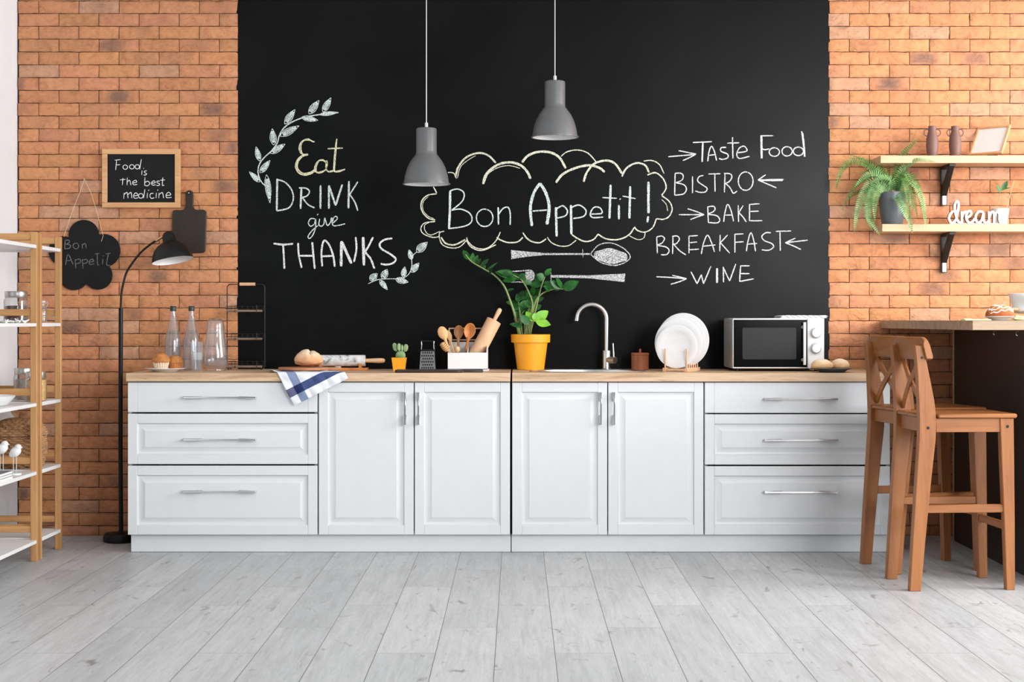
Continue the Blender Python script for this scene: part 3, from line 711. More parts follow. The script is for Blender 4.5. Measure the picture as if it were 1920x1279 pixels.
# sink and tap
t = thing('kitchen_sink', 'oval stainless steel sink set into the worktop below the tap', 'sink', (SX, SY, ZW))
g = MB(); k = .0
g.lathe([(.288, ZW+.0005), (.286, ZW+.003), (.262, ZW+.0035), (.256, ZW+.001), (.25, ZW-.02), (.235, ZW-.12), (.20, ZW-.15), (.03, ZW-.155), (.03, ZW-.157), (.21, ZW-.153), (.24, ZW-.12), (.254, ZW-.02), (.26, ZW), (.288, ZW+.0005)], (SX, SY, 0), 56, sy=.72)
g.build('basin', M['steel'], t)
MB().lathe([(0, ZW-.150), (.025, ZW-.150), (.029, ZW-.153), (.029, ZW-.156), (0, ZW-.156)], (SX, SY, 0), 20).build('drain', M['chrome'], t)
FY = -.078; fs_ = S(FY); fx = (1137-VX)/fs_
t = thing('kitchen_tap', 'brushed steel swan-neck tap standing behind the sink', 'tap', (fx, FY, ZW))
zt = lambda y: CAMH+(VY-y)/fs_
g = MB(); g.lathe([(0, ZW), (.026, ZW), (.026, ZW+.004), (.0215, ZW+.006), (.0215, zt(658)), (.0195, zt(657)), (0, zt(657))], (fx, FY, 0), 24); g.build('tap_body', M['steel'], t)
r_ = 27.5/fs_; cx = (1109.3-VX)/fs_; cz = zt(598.5)
pts = [(fx, FY, zt(660)), (fx, FY, zt(640)), (fx, FY, zt(615))]+[(cx+(fx-cx)*math.cos(R(a)), FY, cz+r_*math.sin(R(a))) for a in range(0, 176, 8)]+[(cx-(fx-cx)*1.02, FY, cz-.006)]
MB().tube(pts, .0112, 16).build('spout', M['steel'], t)
MB().tube([(cx-(fx-cx)*1.015, FY, cz-.002), (cx-(fx-cx)*1.02, FY, cz-.009)], .0118, 16).build('aerator', M['chrome'], t)
va = Vector((fx, FY, zt(675))); vb = va+Vector((.042, -.045, 0))
lv = MB().tube([va, vb], .0175, 20).build('valve', M['steel'], t)
g = MB(); g.tube([vb+(va-vb)*.15+Vector((0, 0, .015)), vb+(va-vb)*.2+Vector((-.002, 0, .085))], [.0042, .0036], 10); g.build('lever', M['chrome'], lv)

# ------------------------------------------------------------------ hanging lamps
PY = -.66; ps = S(PY)
def pendant(px, ytop, label, first=None):
    X = (px-VX)/ps; zt_ = CAMH+(VY-ytop)/ps
    if first:
        c_ = copy_tree(first); c_.location = (X, PY, zt_); c_['label'] = label; return c_
    t = thing('pendant_lamp', label, 'lamp', (X, PY, zt_), 'grey pendant lamps')
    o = Vector((X, PY, zt_)); k = 1/ps
    prof = [(0, 0), (16*k, 0), (18.6*k, -1.2*k), (19.3*k, -4*k), (19.3*k, -44*k), (19.8*k, -49*k), (23.5*k, -54*k), (30*k, -63*k), (36*k, -75*k), (40*k, -89*k), (42*k, -101*k), (42.2*k, -104*k), (45*k, -104.6*k), (45*k, -106*k), (42*k, -106*k)]
    g = MB(); g.lathe(prof, o, 48); g.build('lamp_shade', M['lampgrey'], t, smooth=50)
    inn_ = [(42.3*k, -105.8*k), (41.2*k, -100*k), (39*k, -89*k), (35*k, -75*k), (29*k, -63*k), (22*k, -54*k), (18*k, -48*k), (0, -46*k)]
    g = MB(); g.lathe(inn_, o, 48); g.build('shade_lining', M['white'], t, smooth=50, label='white inside of the shade')
    g = MB(); g.lathe([(0, -46*k), (.014, -46*k), (.016, -52*k), (.03, -64*k), (.034, -74*k), (.026, -84*k), (0, -89*k)], o, 20); g.build('bulb', M['ceramic'], t)
    g = MB(); g.lathe([(0, 10*k), (2.6*k, 10*k), (3.2*k, 8*k), (3.2*k, -.1*k), (0, -.1*k)], o, 12); g.build('cord_grip', M['silver'], t)
    return t
l1 = pendant(799.5, 240, 'grey metal pendant lamp hanging lower, left of the cloud drawing')
l2 = pendant(1040.5, 152, 'grey metal pendant lamp hanging higher, above the cloud drawing', l1)
for l_ in (l1, l2):
    z0 = l_.location.z+.02; g = MB(); x_ = l_.location.x
    g.tube([(x_, PY, z0), (x_, PY, 2.949)], .0022, 8); ORG[l_] = l_.location.copy(); g.build('lamp_cord', M['silver'], l_)
    g = MB(); g.lathe(cyl_prof(.05, 2.915, 2.95, .004), (x_, PY, 0), 24); g.build('ceiling_rose', M['lampgrey'], l_)

# ------------------------------------------------------------------ things on the left brick wall
def wallframe(Y): return Matrix.Translation((0, Y, 0))
def outl(pts, Y): return [(P(x, y, Y).x, P(x, y, Y).z) for x, y in pts]
YS = -.03
t = thing('chalkboard_sign', 'rectangular wood-framed chalkboard reading Food is the best medicine', 'sign', P(264, 334, -.004))
fo = [P(191, 389.5, YS), P(337.5, 279, YS)]; a, b_ = fo[0], fo[1]; wv = 10/S(YS)
g = MB(); yy = (YS, -.004)
g.box((a.x, yy[0], a.z), (b_.x, yy[1], a.z+wv), .002); g.box((a.x, yy[0], b_.z-wv), (b_.x, yy[1], b_.z), .002)
g.box((a.x, yy[0], a.z+wv), (a.x+wv, yy[1], b_.z-wv), .002); g.box((b_.x-wv, yy[0], a.z+wv), (b_.x, yy[1], b_.z-wv), .002)
g.build('sign_frame', M['frame'], t)
sp = MB().box((a.x+wv-.001, YS+.006, a.z+wv-.001), (b_.x-wv+.001, -.006, b_.z-wv+.001), 0).build('slate', M['board'], t)
D_ = conv((0, 0), 2.973); PS = lambda p, k: P(p.x, p.y, YS+.0055-.00003*(k % 12))
word(D_, [[(650,893),(645,948)],[(640,893),(672,890)],[(648,920),(670,918)],ell(698,932,13,12),ell(735,930,13,12),ell(765,930,12,12),[(788,888),(783,915),(779,945)],[(792,950),(790,975)],[(799,941),(802,937)],[(818,952),(805,955),(808,963),(818,970),(810,976),(800,975)],[(685,992),(682,1032)],[(668,1003),(700,1000)],[(710,990),(708,1032)],[(710,1015),(722,1005),(730,1032)],[(742,1020),(762,1015),(755,1005),(740,1015),(745,1030),(765,1028)],[(808,988),(806,1035)],[(806,1020),(822,1010),(835,1022),(822,1036),(806,1032)],[(845,1022),(866,1018),(858,1008),(845,1018),(850,1032),(868,1030)],[(890,1010),(876,1010),(876,1018),(890,1026),(885,1034),(872,1034)],[(908,990),(905,1032),(915,1032)],[(893,1005),(920,1003)],[(690,1108),(692,1075)],[(692,1085),(708,1073),(714,1105)],[(714,1085),(730,1073),(735,1105)],[(745,1092),(768,1088),(758,1075),(745,1088),(750,1105),(770,1103)],ell(785,1092,13,13),[(808,1055),(800,1105)],[(822,1075),(820,1105)],[(827,1064),(831,1058)],[(855,1078),(840,1080),(836,1095),(845,1106),(860,1102)],[(872,1075),(870,1105)],[(877,1063),(881,1057)],[(885,1105),(887,1075)],[(887,1085),(905,1074),(912,1105)],[(925,1090),(952,1086),(940,1072),(926,1086),(930,1102),(956,1100)]], 1.55, None, 'paint', 'chalk_lettering', PS, sp)

# flower-shaped board on a string
YF = -.016
t = thing('flower_chalkboard', 'black flower-shaped chalkboard hung on a string, reading Bon Appetit', 'sign', P(160, 478, -.004))
import functools
E_ = conv((0, 420), 3.76)
pet = [((590, 78), 107), ((730, 187), 117), ((690, 362), 101), ((520, 362), 105), ((445, 190), 104)]
cen = Vector(E_((595, 235))); ol = []
circ = [(Vector(E_(q)), r0/3.76) for q, r0 in pet]
for k in range(160):
    an = 2*math.pi*k/160; d = Vector((math.cos(an), math.sin(an))); best = 18
    for cc, rr in circ:
        w_ = cc-cen; b0 = w_.dot(d); disc = b0*b0-w_.length_squared+rr*rr
        if disc > 0: best = max(best, b0+math.sqrt(disc))
    ol.append(tuple(cen+d*best))
g = MB(); g.prism(outl(ol, YF), wallframe(YF), .008, .001); fb = g.build('board', M['board'], t)
PE = lambda p, k: P(p.x, p.y, YF-.0006-.00003*(k % 12))
word(E_, [[(460,115),(455,175)],[(460,115),(485,115),(488,130),(465,142)],[(465,142),(495,150),(490,170),(455,175)],ell(535,155,20,20),[(580,140),(580,175)],[(580,150),(600,138),(610,172)],[(462,290),(480,215),(515,285)],[(470,260),(505,255)],[(530,250),(535,318)],[(532,255),(560,248),(568,270),(535,282)],[(580,250),(585,315)],[(582,255),(610,250),(615,270),(585,282)],[(625,270),(660,262),(650,248),(628,262),(635,285),(665,280)],[(685,205),(688,285),(700,285)],[(668,212),(700,208)],[(725,245),(722,285)],[(727,228),(730,222)],[(765,205),(752,285),(775,290)],[(745,212),(780,206)]], 1.7, None, 'chalkg', 'chalk_lettering', PE, fb)
g = MB(); YT = YF-.0035
g.tube([P(158, 336, -.012), P(150, 360, YT+.003), P(138, 390, YT), P(122, 436, YT), P(120, 444, YT)], .0011, 6)
g.tube([P(158, 336, -.012), P(170, 360, YT+.003), P(182, 398, YT), P(193.5, 442, YT), P(190, 453, YT)], .0011, 6)
g.build('string', M['paper'], t)
MB().tube([P(158, 335.5, .0), P(158, 335, -.016)], .0022, 8).build('nail', M['silver'], t)

# dark cutting board on the wall
YC = -.022
t = thing('hanging_cutting_board', 'dark wooden paddle cutting board hung on the brick wall behind the lamp head', 'cutting board', P(353, 430, -.004))
z_ = lambda pts: [(180+x/3.197, 320+y/3.197) for x, y in pts]
o_ = z_([(470, 490), (460, 478), (455, 465), (456, 340), (458, 255), (465, 240), (480, 236), (520, 236), (532, 222), (538, 205), (536, 150), (540, 128), (558, 117), (576, 126), (582, 150), (580, 205), (586, 224), (600, 234), (640, 234), (655, 242), (661, 258), (658, 360), (655, 470), (648, 486), (635, 493), (560, 493)])
g = MB(); g.prism(outl([tuple(v)[:2] for v in smooth_pts([(x, y, 0) for x, y in o_], 3, True)], YC), wallframe(YC), .016, .003); g.build('board', M['darkwood'], t)
pc = P(354.5, 363, YC-.0005)
MB().tube([pc+Vector((0, .004, 0)), pc-Vector((0, .0015, 0))], .009, 16).build('hanging_hole', M['hole'], t)
MB().tube([pc+Vector((0, .02, .002)), pc+Vector((0, -.006, .003))], .003, 10).build('hook', M['silver'], t)

# ------------------------------------------------------------------ floor lamp
YL = -.2; ls = S(YL)
t = thing('floor_lamp', 'black arched floor lamp standing between the shelves and the cabinets', 'lamp', ((227-VX)/ls, YL, 0))
xc = (227-VX)/ls
g = MB(); g.lathe([(0, 0), (.083, 0), (.088, .004), (.088, .03), (.08, .042), (.03, .048), (0, .049)], (xc, YL, 0), 40); g.build('base', M['blackmetal'], t)
LP = lambda x, y: P(x, y, YL)
MB().tube([(xc, YL, .045), LP(226, 850), LP(226.5, 577)], .0108, 14).build('pole', M['blackmetal'], t)
arc = smooth_pts([LP(226.5, 579), LP(227, 562), LP(228.5, 545), LP(236, 514), LP(247, 495), LP(264.5, 473), LP(283, 457.6), LP(295, 450)], 5)
MB().tube(arc, .0056, 12).build('arm', M['blackmetal'], t)
MB().tube([LP(292, 452), LP(305, 443.5)], .0068, 12).build('joint', M['brass'], t, label='brass joint')
ax = (LP(313.5, 433)-LP(324.5, 490)).normalized()                 # lamp head axis, leaning a little
rim_c = LP(324, 489); ax = (ax+Vector((0, .10, 0))).normalized()
q = ax.to_track_quat('Z', 'Y').to_matrix().to_4x4(); k = 1/ls
g = MB(); pr = [(38.6, 0), (38.3, 4), (36, 13), (31.5, 22), (24, 30), (15, 35), (12.6, 37), (12.2, 45), (10.5, 51), (7, 55), (0, 57)]
g.lathe([(a*k, b_*k) for a, b_ in pr], rim_c, 44, M=q); g.build('lamp_shade', M['blackmetal'], t, smooth=60)
g = MB(); g.lathe([(38.4*k, .2*k), (36.8*k, 8*k), (32*k, 19*k), (24*k, 27*k), (0, 33*k)], rim_c, 44, M=q); g.build('shade_lining', M['white'], t, smooth=60, label='white inside of the shade')
g = MB(); g.lathe([(0, 33*k), (.013, 32*k), (.014, 26*k), (.024, 19*k), (.024, 14*k), (0, 6*k)], rim_c, 20, M=q); g.build('bulb', M['ceramic'], t)

# ------------------------------------------------------------------ bamboo shelf units
SR, SL = -2.206, -2.545; PT = .030
BT = [1.455, 1.096, .729, .415, .10]
def shelf_unit(y0, y1, label):
    t = thing('bamboo_shelf_unit', label, 'shelf', ((SR+SL)/2, (y0+y1)/2, 0), 'bamboo shelf units')
    for x_ in (SR-PT, SL):
        for y_ in (y0, y1-.022):
            MB().box((x_, y_, 0), (x_+PT, y_+.022, 1.512), .0025).build('post', M['bamboo'], t)
    for i, z in enumerate(BT):
        g = MB(); g.box((SL+.001, y0+.0225, z-.017), (SR-.0005, y1-.0225, z), .0015)
        g.box((SL+PT+.001, y0+.001, z-.017), (SR-PT-.001, y0+.0235, z), .0015); g.box((SL+PT+.001, y1-.0235, z-.017), (SR-PT-.001, y1-.001, z), .0015)
        g.build('shelf_board', M['white'], t, label='white shelf board')
        rz = (1.478, 1.508) if i == 0 else (z+.033, z+.063)
        for y_ in (y0+.004, y1-.018): MB().box((SL+PT, y_, rz[0]), (SR-PT, y_+.014, rz[1]), .002).build('cross_rail', M['bamboo_x'], t)
    return t
shelf_unit(-1.66, -.828, 'bamboo shelf unit with white boards, nearer one at the left edge')
shelf_unit(-.790, -.455, 'bamboo shelf unit with white boards, farther one nearest the brick wall')

def jar(px, Y, zb, r, h, fill, fmat, label, lidh=.03, cname='storage_jar', contents='contents', lid='lidm', seg=32):
    X = (px-VX)/S(Y); c0 = (X, Y, zb)
    t = thing(cname, label, 'jar', c0, 'storage jars on the shelves')
    hb = h-lidh
    g = MB(); g.lathe([(0, .0005), (r*.9, .0005), (r, .006), (r, hb*.86), (r*.97, hb*.93), (r*.86, hb), (r*.83, hb), (r*.93, hb*.92), (r*.965, hb*.86), (r*.965, .01), (r*.88, .005), (0, .005)], c0, seg); g.build('jar_glass', M['glassjar'], t)
    g = MB(); g.lathe([(0, .0055), (r*.9, .0055), (r*.955, .012), (r*.955, fill*.96), (r*.6, fill), (0, fill*.98)], c0, seg); g.build(contents, fmat, t)
    g = MB(); g.lathe([(0, hb+.0005), (r*.90, hb+.0005), (r*.92, hb+.003), (r*.92, h-.003), (r*.89, h), (0, h)], c0, seg); g.build('lid', M['lid'], t, label='brushed steel lid')
    return t
jar(30, -.62, BT[1], .056, .150, .082, M['cocoa'], 'glass jar of brown cocoa with a steel lid on the second shelf', contents='cocoa')
jar(44, -.535, BT[2], .046, .150, .098, M['flour'], 'glass jar of pale oat flour with a steel lid, behind the pasta jar', contents='flour')
jar(67.5, -.705, BT[2], .049, .140, .104, M['pasta'], 'round glass jar of yellow pasta with a steel lid', .03, contents='pasta')
X = (79-VX)/S(-.6); t = thing('clip_top_jar', 'small clear clip-top jar right of the cocoa jar on the second shelf', 'jar', (X, -.6, BT[1]))
g = MB(); g.lathe([(0, 0), (.02, 0), (.0225, .004), (.0225, .066), (.016, .08), (.016, .088), (.014, .088), (.014, .08), (.0205, .065), (.0205, .006), (0, .003)], (X, -.6, BT[1]), 24); g.build('jar_glass', M['glassjar'], t)
g = MB(); g.lathe([(0, .089), (.018, .089), (.02, .094), (.018, .106), (.006, .11), (0, .11)], (X, -.6, BT[1]), 24); g.build('lid', M['frost'], t)
g = MB(); zj = BT[1]+.092
g.tube([(X+.019, -.6, zj), (X+.026, -.6, zj+.012), (X+.027, -.6, zj-.004), (X+.021, -.6, zj-.014)], .0012, 6); g.tube([(X+.0215*math.cos(a), -.6+.0215*math.sin(a), BT[1]+.074) for a in [R(12*i) for i in range(30)]], .0009, 5, closed=True); g.build('wire_clip', M['silver'], t)

# wicker pumpkin basket
YB = -.622; X = (36-VX)/S(YB)
t = thing('wicker_basket', 'woven pumpkin-shaped wicker basket with a lid on the fourth shelf', 'basket', (X, YB, BT[3]))
def weave(prof, seg, amp):
    g = MB(); vs = []; fs = []; rows = len(prof)
    for i, (r0, z0) in enumerate(prof):
        for k in range(seg):
            a = 2*math.pi*k/seg; lob = 1+.025*math.cos(a*9)
            rr = r0*lob+amp*(1 if ((k//3)+i//2) % 2 else -1)*(1+.5*noise.noise(Vector((k*.7, i*.9, 0)))) if r0 > .02 else r0
            vs.append((X+rr*math.cos(a), YB+rr*math.sin(a), BT[3]+z0+.0015*noise.noise(Vector((k*.5, i, 3)))))
    for i in range(rows-1):
        for k in range(seg): fs.append((i*seg+k, i*seg+(k+1) % seg, (i+1)*seg+(k+1) % seg, (i+1)*seg+k))
    fs.append(tuple(range(seg-1, -1, -1))); fs.append(tuple((rows-1)*seg+k for k in range(seg))); return g.add(vs, fs)
NB = 30; prof = []
for i in range(NB+1):
    u = i/NB; prof.append((.098+.030*math.sin(math.pi*min(u*.62+.1, 1)), .002+.148*u))
weave(prof, 108, .0040).build('basket_body', M['wicker'], t, smooth=30)
prof = [((.128*math.cos(math.pi/2*(i/22)**1.15)) if i < 22 else .004, .152+.082*math.sin(math.pi/2*i/22)) for i in range(23)]
ld = weave(prof, 108, .0040).build('basket_lid', M['wicker'], t, smooth=30)
g = MB(); zb = BT[3]+.23
g.tube([(X, YB, zb), (X-.006, YB-.004, zb+.02), (X-.012, YB-.006, zb+.038)], [.01, .007, .005], 10)
for a, b_ in (((X, YB-.01, zb+.006), (X-.03, YB-.03, zb+.045)), ((X, YB-.01, zb+.006), (X+.05, YB-.02, zb+.01)), ((X, YB, zb+.006), (X+.03, YB+.03, zb+.03))): g.leaf(a, b_, .03, (0, -1, .6), .3, .3)
g.build('basket_stem', M['wicker'], ld)

# white dish, coral, birds, magazines on the nearer unit
X, Y = -2.352, -1.12
g = MB(); g.lathe([(0, .0005), (.085, .0005), (.10, .006), (.132, .044), (.128, .046), (.094, .01), (0, .006)], (X, Y, BT[2]), 40)
setp(g.build('serving_dish', M['ceramic'], loc=(X, Y, BT[2])), 'wide white ceramic dish on the third shelf of the nearer unit', 'dish')
g = MB(); rnd = random.Random(4); Y = -.93
for i in range(26):
    c0 = Vector(((rnd.uniform(-14, 48)-VX)/S(Y), Y+rnd.uniform(-.04, .05), BT[1]+.006)); d = Vector((rnd.uniform(-1, 1), rnd.uniform(-1, 1), rnd.uniform(.05, .5))).normalized()
    g.tube([c0-d*.004, c0+d*rnd.uniform(.012, .024)], [.006, .0025], 7)
g.blob(((14-VX)/S(Y), Y, BT[1]+.0055), (.07, .035, .0055), .2, 5, 3, 18)
setp(g.build('coral_ornament', M['white'], loc=((14-VX)/S(Y), Y, BT[1])), 'white spiky coral-like ornament lying on the second shelf', 'ornament')
def bird(px, py, Y, flip, label):
    c0 = P(px, py, Y); X = c0.x
    t = thing('bird_figurine', label, 'figurine', (X, Y, BT[3]), 'white bird figurines')
    s_ = -1 if flip else 1
    def shp(v, d):
        u = d.x*s_
        v = Vector((v.x, v.y*(1-.35*max(-u, 0)), v.z*(1-.25*max(-u, 0))+(.010*max(u, 0) if False else 0))); return v
    Mr = Matrix.Rotation(-s_*R(38), 4, 'Y')
    g = MB(); g.blob(c0, (.031, .021, .022), .03, 2, 1, 24, M=Mr, shape=shp)
    g.blob(c0+Vector((s_*.014, 0, .022)), (.0155, .0145, .015), .02, 2, 2, 18)
    g.tube([c0+Vector((s_*.027, 0, .022)), c0+Vector((s_*.036, 0, .019))], [.004, .0005], 8)
    g.build('bird_body', M['white'], t, smooth=60)
    for dx in (-.007, .007): MB().tube([(X+dx, Y, BT[3]+.006), (X+dx, Y, c0.z-.014)], .0016, 8).build('leg', M['silver'], t)
    g = MB(); g.lathe(cyl_prof(.028, 0, .007, .001), (X, Y, BT[3]), 28); g.build('base', M['white'], t)
bird(28, 848, -1.0, False, 'white bird figurine facing right on thin legs, right one of the pair')
bird(3, 842, -1.10, False, 'white bird figurine with its head up, beside the other at the picture edge')
zz = BT[3]
for i, (h, mt, lb, dx) in enumerate(((.011, 'page', 'thin white magazine, lowest under the grey one', 0), (.011, 'greycover', 'magazine with a grey cover, middle of the small pile', -.003), (.012, 'greycover', 'grey magazine on top of the small pile before the birds', -.001))):
    t = thing('magazine', lb, 'magazine', (-2.31+dx, -1.33, zz), 'magazines on the fourth shelf')
    x0_, x1_ = -2.42+dx, -2.209+dx
    MB().box((x0_+.002, -1.42, zz+.0012), (x1_-.002, -1.17, zz+h-.0012), 0).build('pages', M['page'], t)
    g = MB(); g.box((x0_, -1.422, zz), (x1_, -1.168, zz+.001), 0); g.box((x0_, -1.422, zz+h-.001), (x1_, -1.168, zz+h), 0); g.box((x0_, -1.422, zz), (x0_+.001, -1.168, zz+h), 0); g.build('cover', M[mt], t)
    zz += h+.0003

# ------------------------------------------------------------------ left worktop: muffins, bottles, glass, jug, rack
def wx(px, Y): return (px-VX)/S(Y)
def small_plate(px, Y, r, z, label, mat='ceramic', name='plate', h=.018, group=None):
    X = wx(px, Y); g = MB()
    g.lathe([(0, .0005), (r*.55, .0005), (r*.6, .003), (r*.72, h*.55), (r, h-.002), (r*.995, h), (r*.70, h*.72), (r*.58, .006), (0, .005)], (X, Y, z), 44)
    return setp(g.build(name, M[mat], loc=(X, Y, z)), label, 'plate', group)
small_plate(310, -.43, .097, ZW, 'white plate holding two muffins on the worktop')
def muffin(px, Y, z, r, label, paper=True, seed=0):
    X = wx(px, Y); t = thing('muffin', label, 'muffin', (X, Y, z), 'muffins on the plate')
    g = MB(); n = 40; vs = []; fs = []
    for i, (rr, zz_) in enumerate(((r*.62, 0), (r*.78, r*.5), (r*.9, r*.95))):
        for k in range(n):
            a = 2*math.pi*k/n; q = rr*(1+(.045 if k % 2 else -.045)); vs.append((X+q*math.cos(a), Y+q*math.sin(a), z+.0005+zz_+(.002 if (i == 2 and k % 2) else 0)))
    for i in range(2):
        for k in range(n): fs.append((i*n+k, i*n+(k+1) % n, (i+1)*n+(k+1) % n, (i+1)*n+k))
    fs.append(tuple(range(n-1, -1, -1))); fs.append(tuple(2*n+k for k in range(n))); g.add(vs, fs)
    if paper: g.build('paper_case', M['paper'], t, smooth=0)
    else: g.build('muffin_base', M['muffin'], t, smooth=0)
    g = MB(); g.blob((X, Y, z+r*1.05), (r, r, r*.9), .16, 3.5, seed, 26, shape=lambda v, d: Vector((v.x, v.y, v.z if v.z > 0 else v.z*.35))); g.build('muffin_top', M['muffin'], t, smooth=60)
muffin(302, -.455, ZW+.0065, .043, 'muffin in a white paper case, left one on the plate', True, 2)
muffin(328, -.405, ZW+.0065, .038, 'muffin without paper, right one on the plate', False, 5)
def bottle(px, Y, label):
    X = wx(px, Y); c0 = (X, Y, ZW); t = thing('glass_bottle', label, 'bottle', c0, 'water bottles with green caps')
    k = 1/S(Y); ho = [(0, .0005), (13.5*k, .0005), (15.5*k, 2.5*k), (15.5*k, 48*k), (15*k, 56*k), (12.6*k, 68*k), (9*k, 82*k), (6.6*k, 94*k), (5.2*k, 104*k), (4.5*k, 112*k)]
    ins = [(r0-.0016, z0) for r0, z0 in ho[::-1][:-2]]+[(13*k, .004), (0, .005)]
    g = MB(); g.lathe(ho+ins, c0, 36); g.build('bottle_glass', M['glass'], t)
    lv = 75*k; wp = [(0, .0055), (13*k, .0045), (15.5*k-.002, 3*k), (15.5*k-.002, 48*k), (15*k-.002, 56*k), (12.6*k-.002, 68*k), (10.6*k-.002, lv), (0, lv)]
    g = MB(); g.lathe(wp, c0, 36); g.build('water', M['water'], t)
    g = MB(); g.lathe([(0, 112*k), (5.4*k, 111*k), (5.6*k, 112*k), (5.6*k, 119.5*k), (5*k, 120.5*k), (0, 120.5*k)], c0, 24); g.build('cap', M['cap'], t, label='dark green cap')
    return t
bottle(324.5, -.2, 'clear glass water bottle with a green cap, behind the muffins')
bottle(359, -.2, 'clear glass water bottle with a green cap, behind the tumbler')
Y = -.43; X = wx(369, Y); c0 = (X, Y, ZW); k = 1/S(Y)
t = thing('tumbler', 'clear drinking glass standing before the second bottle', 'glass', c0)
g = MB(); g.lathe([(0, .0005), (9.6*k, .0005), (10*k, 1*k), (11.8*k, 56*k), (11.3*k, 56*k), (9.6*k, 5*k), (0, 4*k)], c0, 32); g.build('tumbler_glass', M['glass'], t)
g = MB(); g.lathe([(0, 4.2*k), (9.4*k, 5.2*k), (10*k, 22*k), (0, 22*k)], c0, 32); g.build('water', M['water'], t)
g = MB(); g.lathe([(10.62*k, 22.5*k), (11.1*k, 36*k), (11.15*k, 36*k), (10.68*k, 22.5*k)], c0, 32); g.build('etched_band', M['frost'], t)
Y = -.32; X = wx(404, Y); c0 = (X, Y, ZW); k = 1/S(Y)
t = thing('water_jug', 'glass water jug with a lid, half full, left of the wire rack', 'jug', c0)
jo = [(0, .0005), (16*k, .0005), (17*k, 1*k), (16.6*k, 4*k), (20*k, 8*k), (23*k, 14*k), (23*k, 27*k), (21*k, 42*k), (18*k, 62*k), (16*k, 76*k), (15.8*k, 80*k)]
g = MB(); g.lathe(jo+[(15.2*k, 80*k), (15.4*k, 76*k), (17.4*k, 62*k), (20.4*k, 42*k), (22.4*k, 27*k), (22.4*k, 14*k), (19*k, 9*k), (0, 8*k)], c0, 40); g.build('jug_glass', M['glass'], t)
g = MB(); g.lathe([(0, 8.2*k), (18.6*k, 9.2*k), (22.1*k, 14*k), (22.1*k, 27*k), (21.7*k, 30*k), (0, 30*k)], c0, 40); g.build('water', M['water'], t)
g = MB(); g.lathe([(16.3*k, 78*k), (16.6*k, 81*k), (15.4*k, 90*k), (14.4*k, 95*k), (9*k, 99*k), (0, 100*k), (0, 99*k), (9*k, 98*k), (13.8*k, 94*k), (14.8*k, 90*k), (15.7*k, 81*k)], c0, 40); g.build('lid', M['glassjar'], t)
hx = X+6*k; fy = Y-.0405
g = MB(); g.tube(smooth_pts([(hx, Y-.041, ZW+74*k), (hx+1*k, Y-.065, ZW+70*k), (hx+3*k, Y-.082, ZW+45*k), (hx+4*k, Y-.076, ZW+24*k), (hx+3*k, Y-.054, ZW+16*k)], 5), .0055, 10); g.build('handle', M['glassjar'], t)

# wire rack
t = thing('wire_spice_rack', 'black wire three-tier rack with wooden rods standing on the worktop', 'rack', (wx(462, -.1), -.1, ZW))
YR0, YR1 = -.045, -.135
rx0, rx1 = wx(426, -.09), wx(496.5, -.09); ztop = P(0, 533, -.09).z; zb = ZW+.012
def arch(x0_, x1_, Y, top, r=.018):
    pts = [(x0_, Y, zb)]
    pts += [(x0_, Y, top-r)]+[(x0_+r-r*math.cos(R(a)), Y, top-r+r*math.sin(R(a))) for a in (20, 45, 70, 90)]
    pts += [(x1_-r+r*math.sin(R(a)), Y, top-r+r*math.cos(R(a))) for a in (0, 20, 45, 70)]+[(x1_, Y, top-r), (x1_, Y, zb)]
    return pts
g = MB(); g.tube(arch(rx0, rx1, -.09, ztop), .0026, 8); g.build('frame', M['darkmetal'], t)
MB().tube([(wx(449.5, -.09), -.09, ztop), (wx(478.5, -.09), -.09, ztop)], .0085, 14).build('handle', M['beech'], t, label='pale wooden handle')
for yrod in (583, 635.5, 687.5):
    zr = P(0, yrod, YR1).z; g = MB()
    for z in (zr, zr+.012, zr+.024):
        g.tube([(rx0, -.09, z), (rx0, YR0, z), (rx1, YR0, z), (rx1, -.09, z)], .0013, 6)
        if z > zr: g.tube([(rx0, -.09, z), (rx0, YR1, z), (wx(443, YR1), YR1, z)], .0013, 6)
    for i in range(7):
        xx = rx0+(rx1-rx0)*(i+.5)/7; g.tube([(xx, YR0, zr+.024), (xx, YR0, zr), (xx, YR1, zr-.006)], .0013, 6)
    for px_ in (441.5, 481.5): xx = wx(px_, YR1); g.tube([(xx, YR1-.007, zr+.03), (xx, YR1-.007, zr-.009)], .0016, 6)
    g.build('wire_shelf', M['darkmetal'], t)
    MB().tube([(rx0+.004, YR1, zr), (rx1-.006, YR1, zr)], .006, 12).build('rod', M['greywood'], t, label='wooden rod')
g = MB()
for x_ in (rx0+.012, rx1-.012):
    for y_ in (-.055, -.125): g.tube([(x_, y_, ZW), (x_, y_, zb+.006)], .004, 8)
for y_ in (-.055, -.125): g.tube([(rx0, y_, zb+.004), (rx1, y_, zb+.004)], .0022, 6)
for x_ in (rx0, rx1): g.tube([(x_, -.125, zb+.004), (x_, -.055, zb+.004)], .0022, 6)
g.build('foot_frame', M['darkmetal'], t)

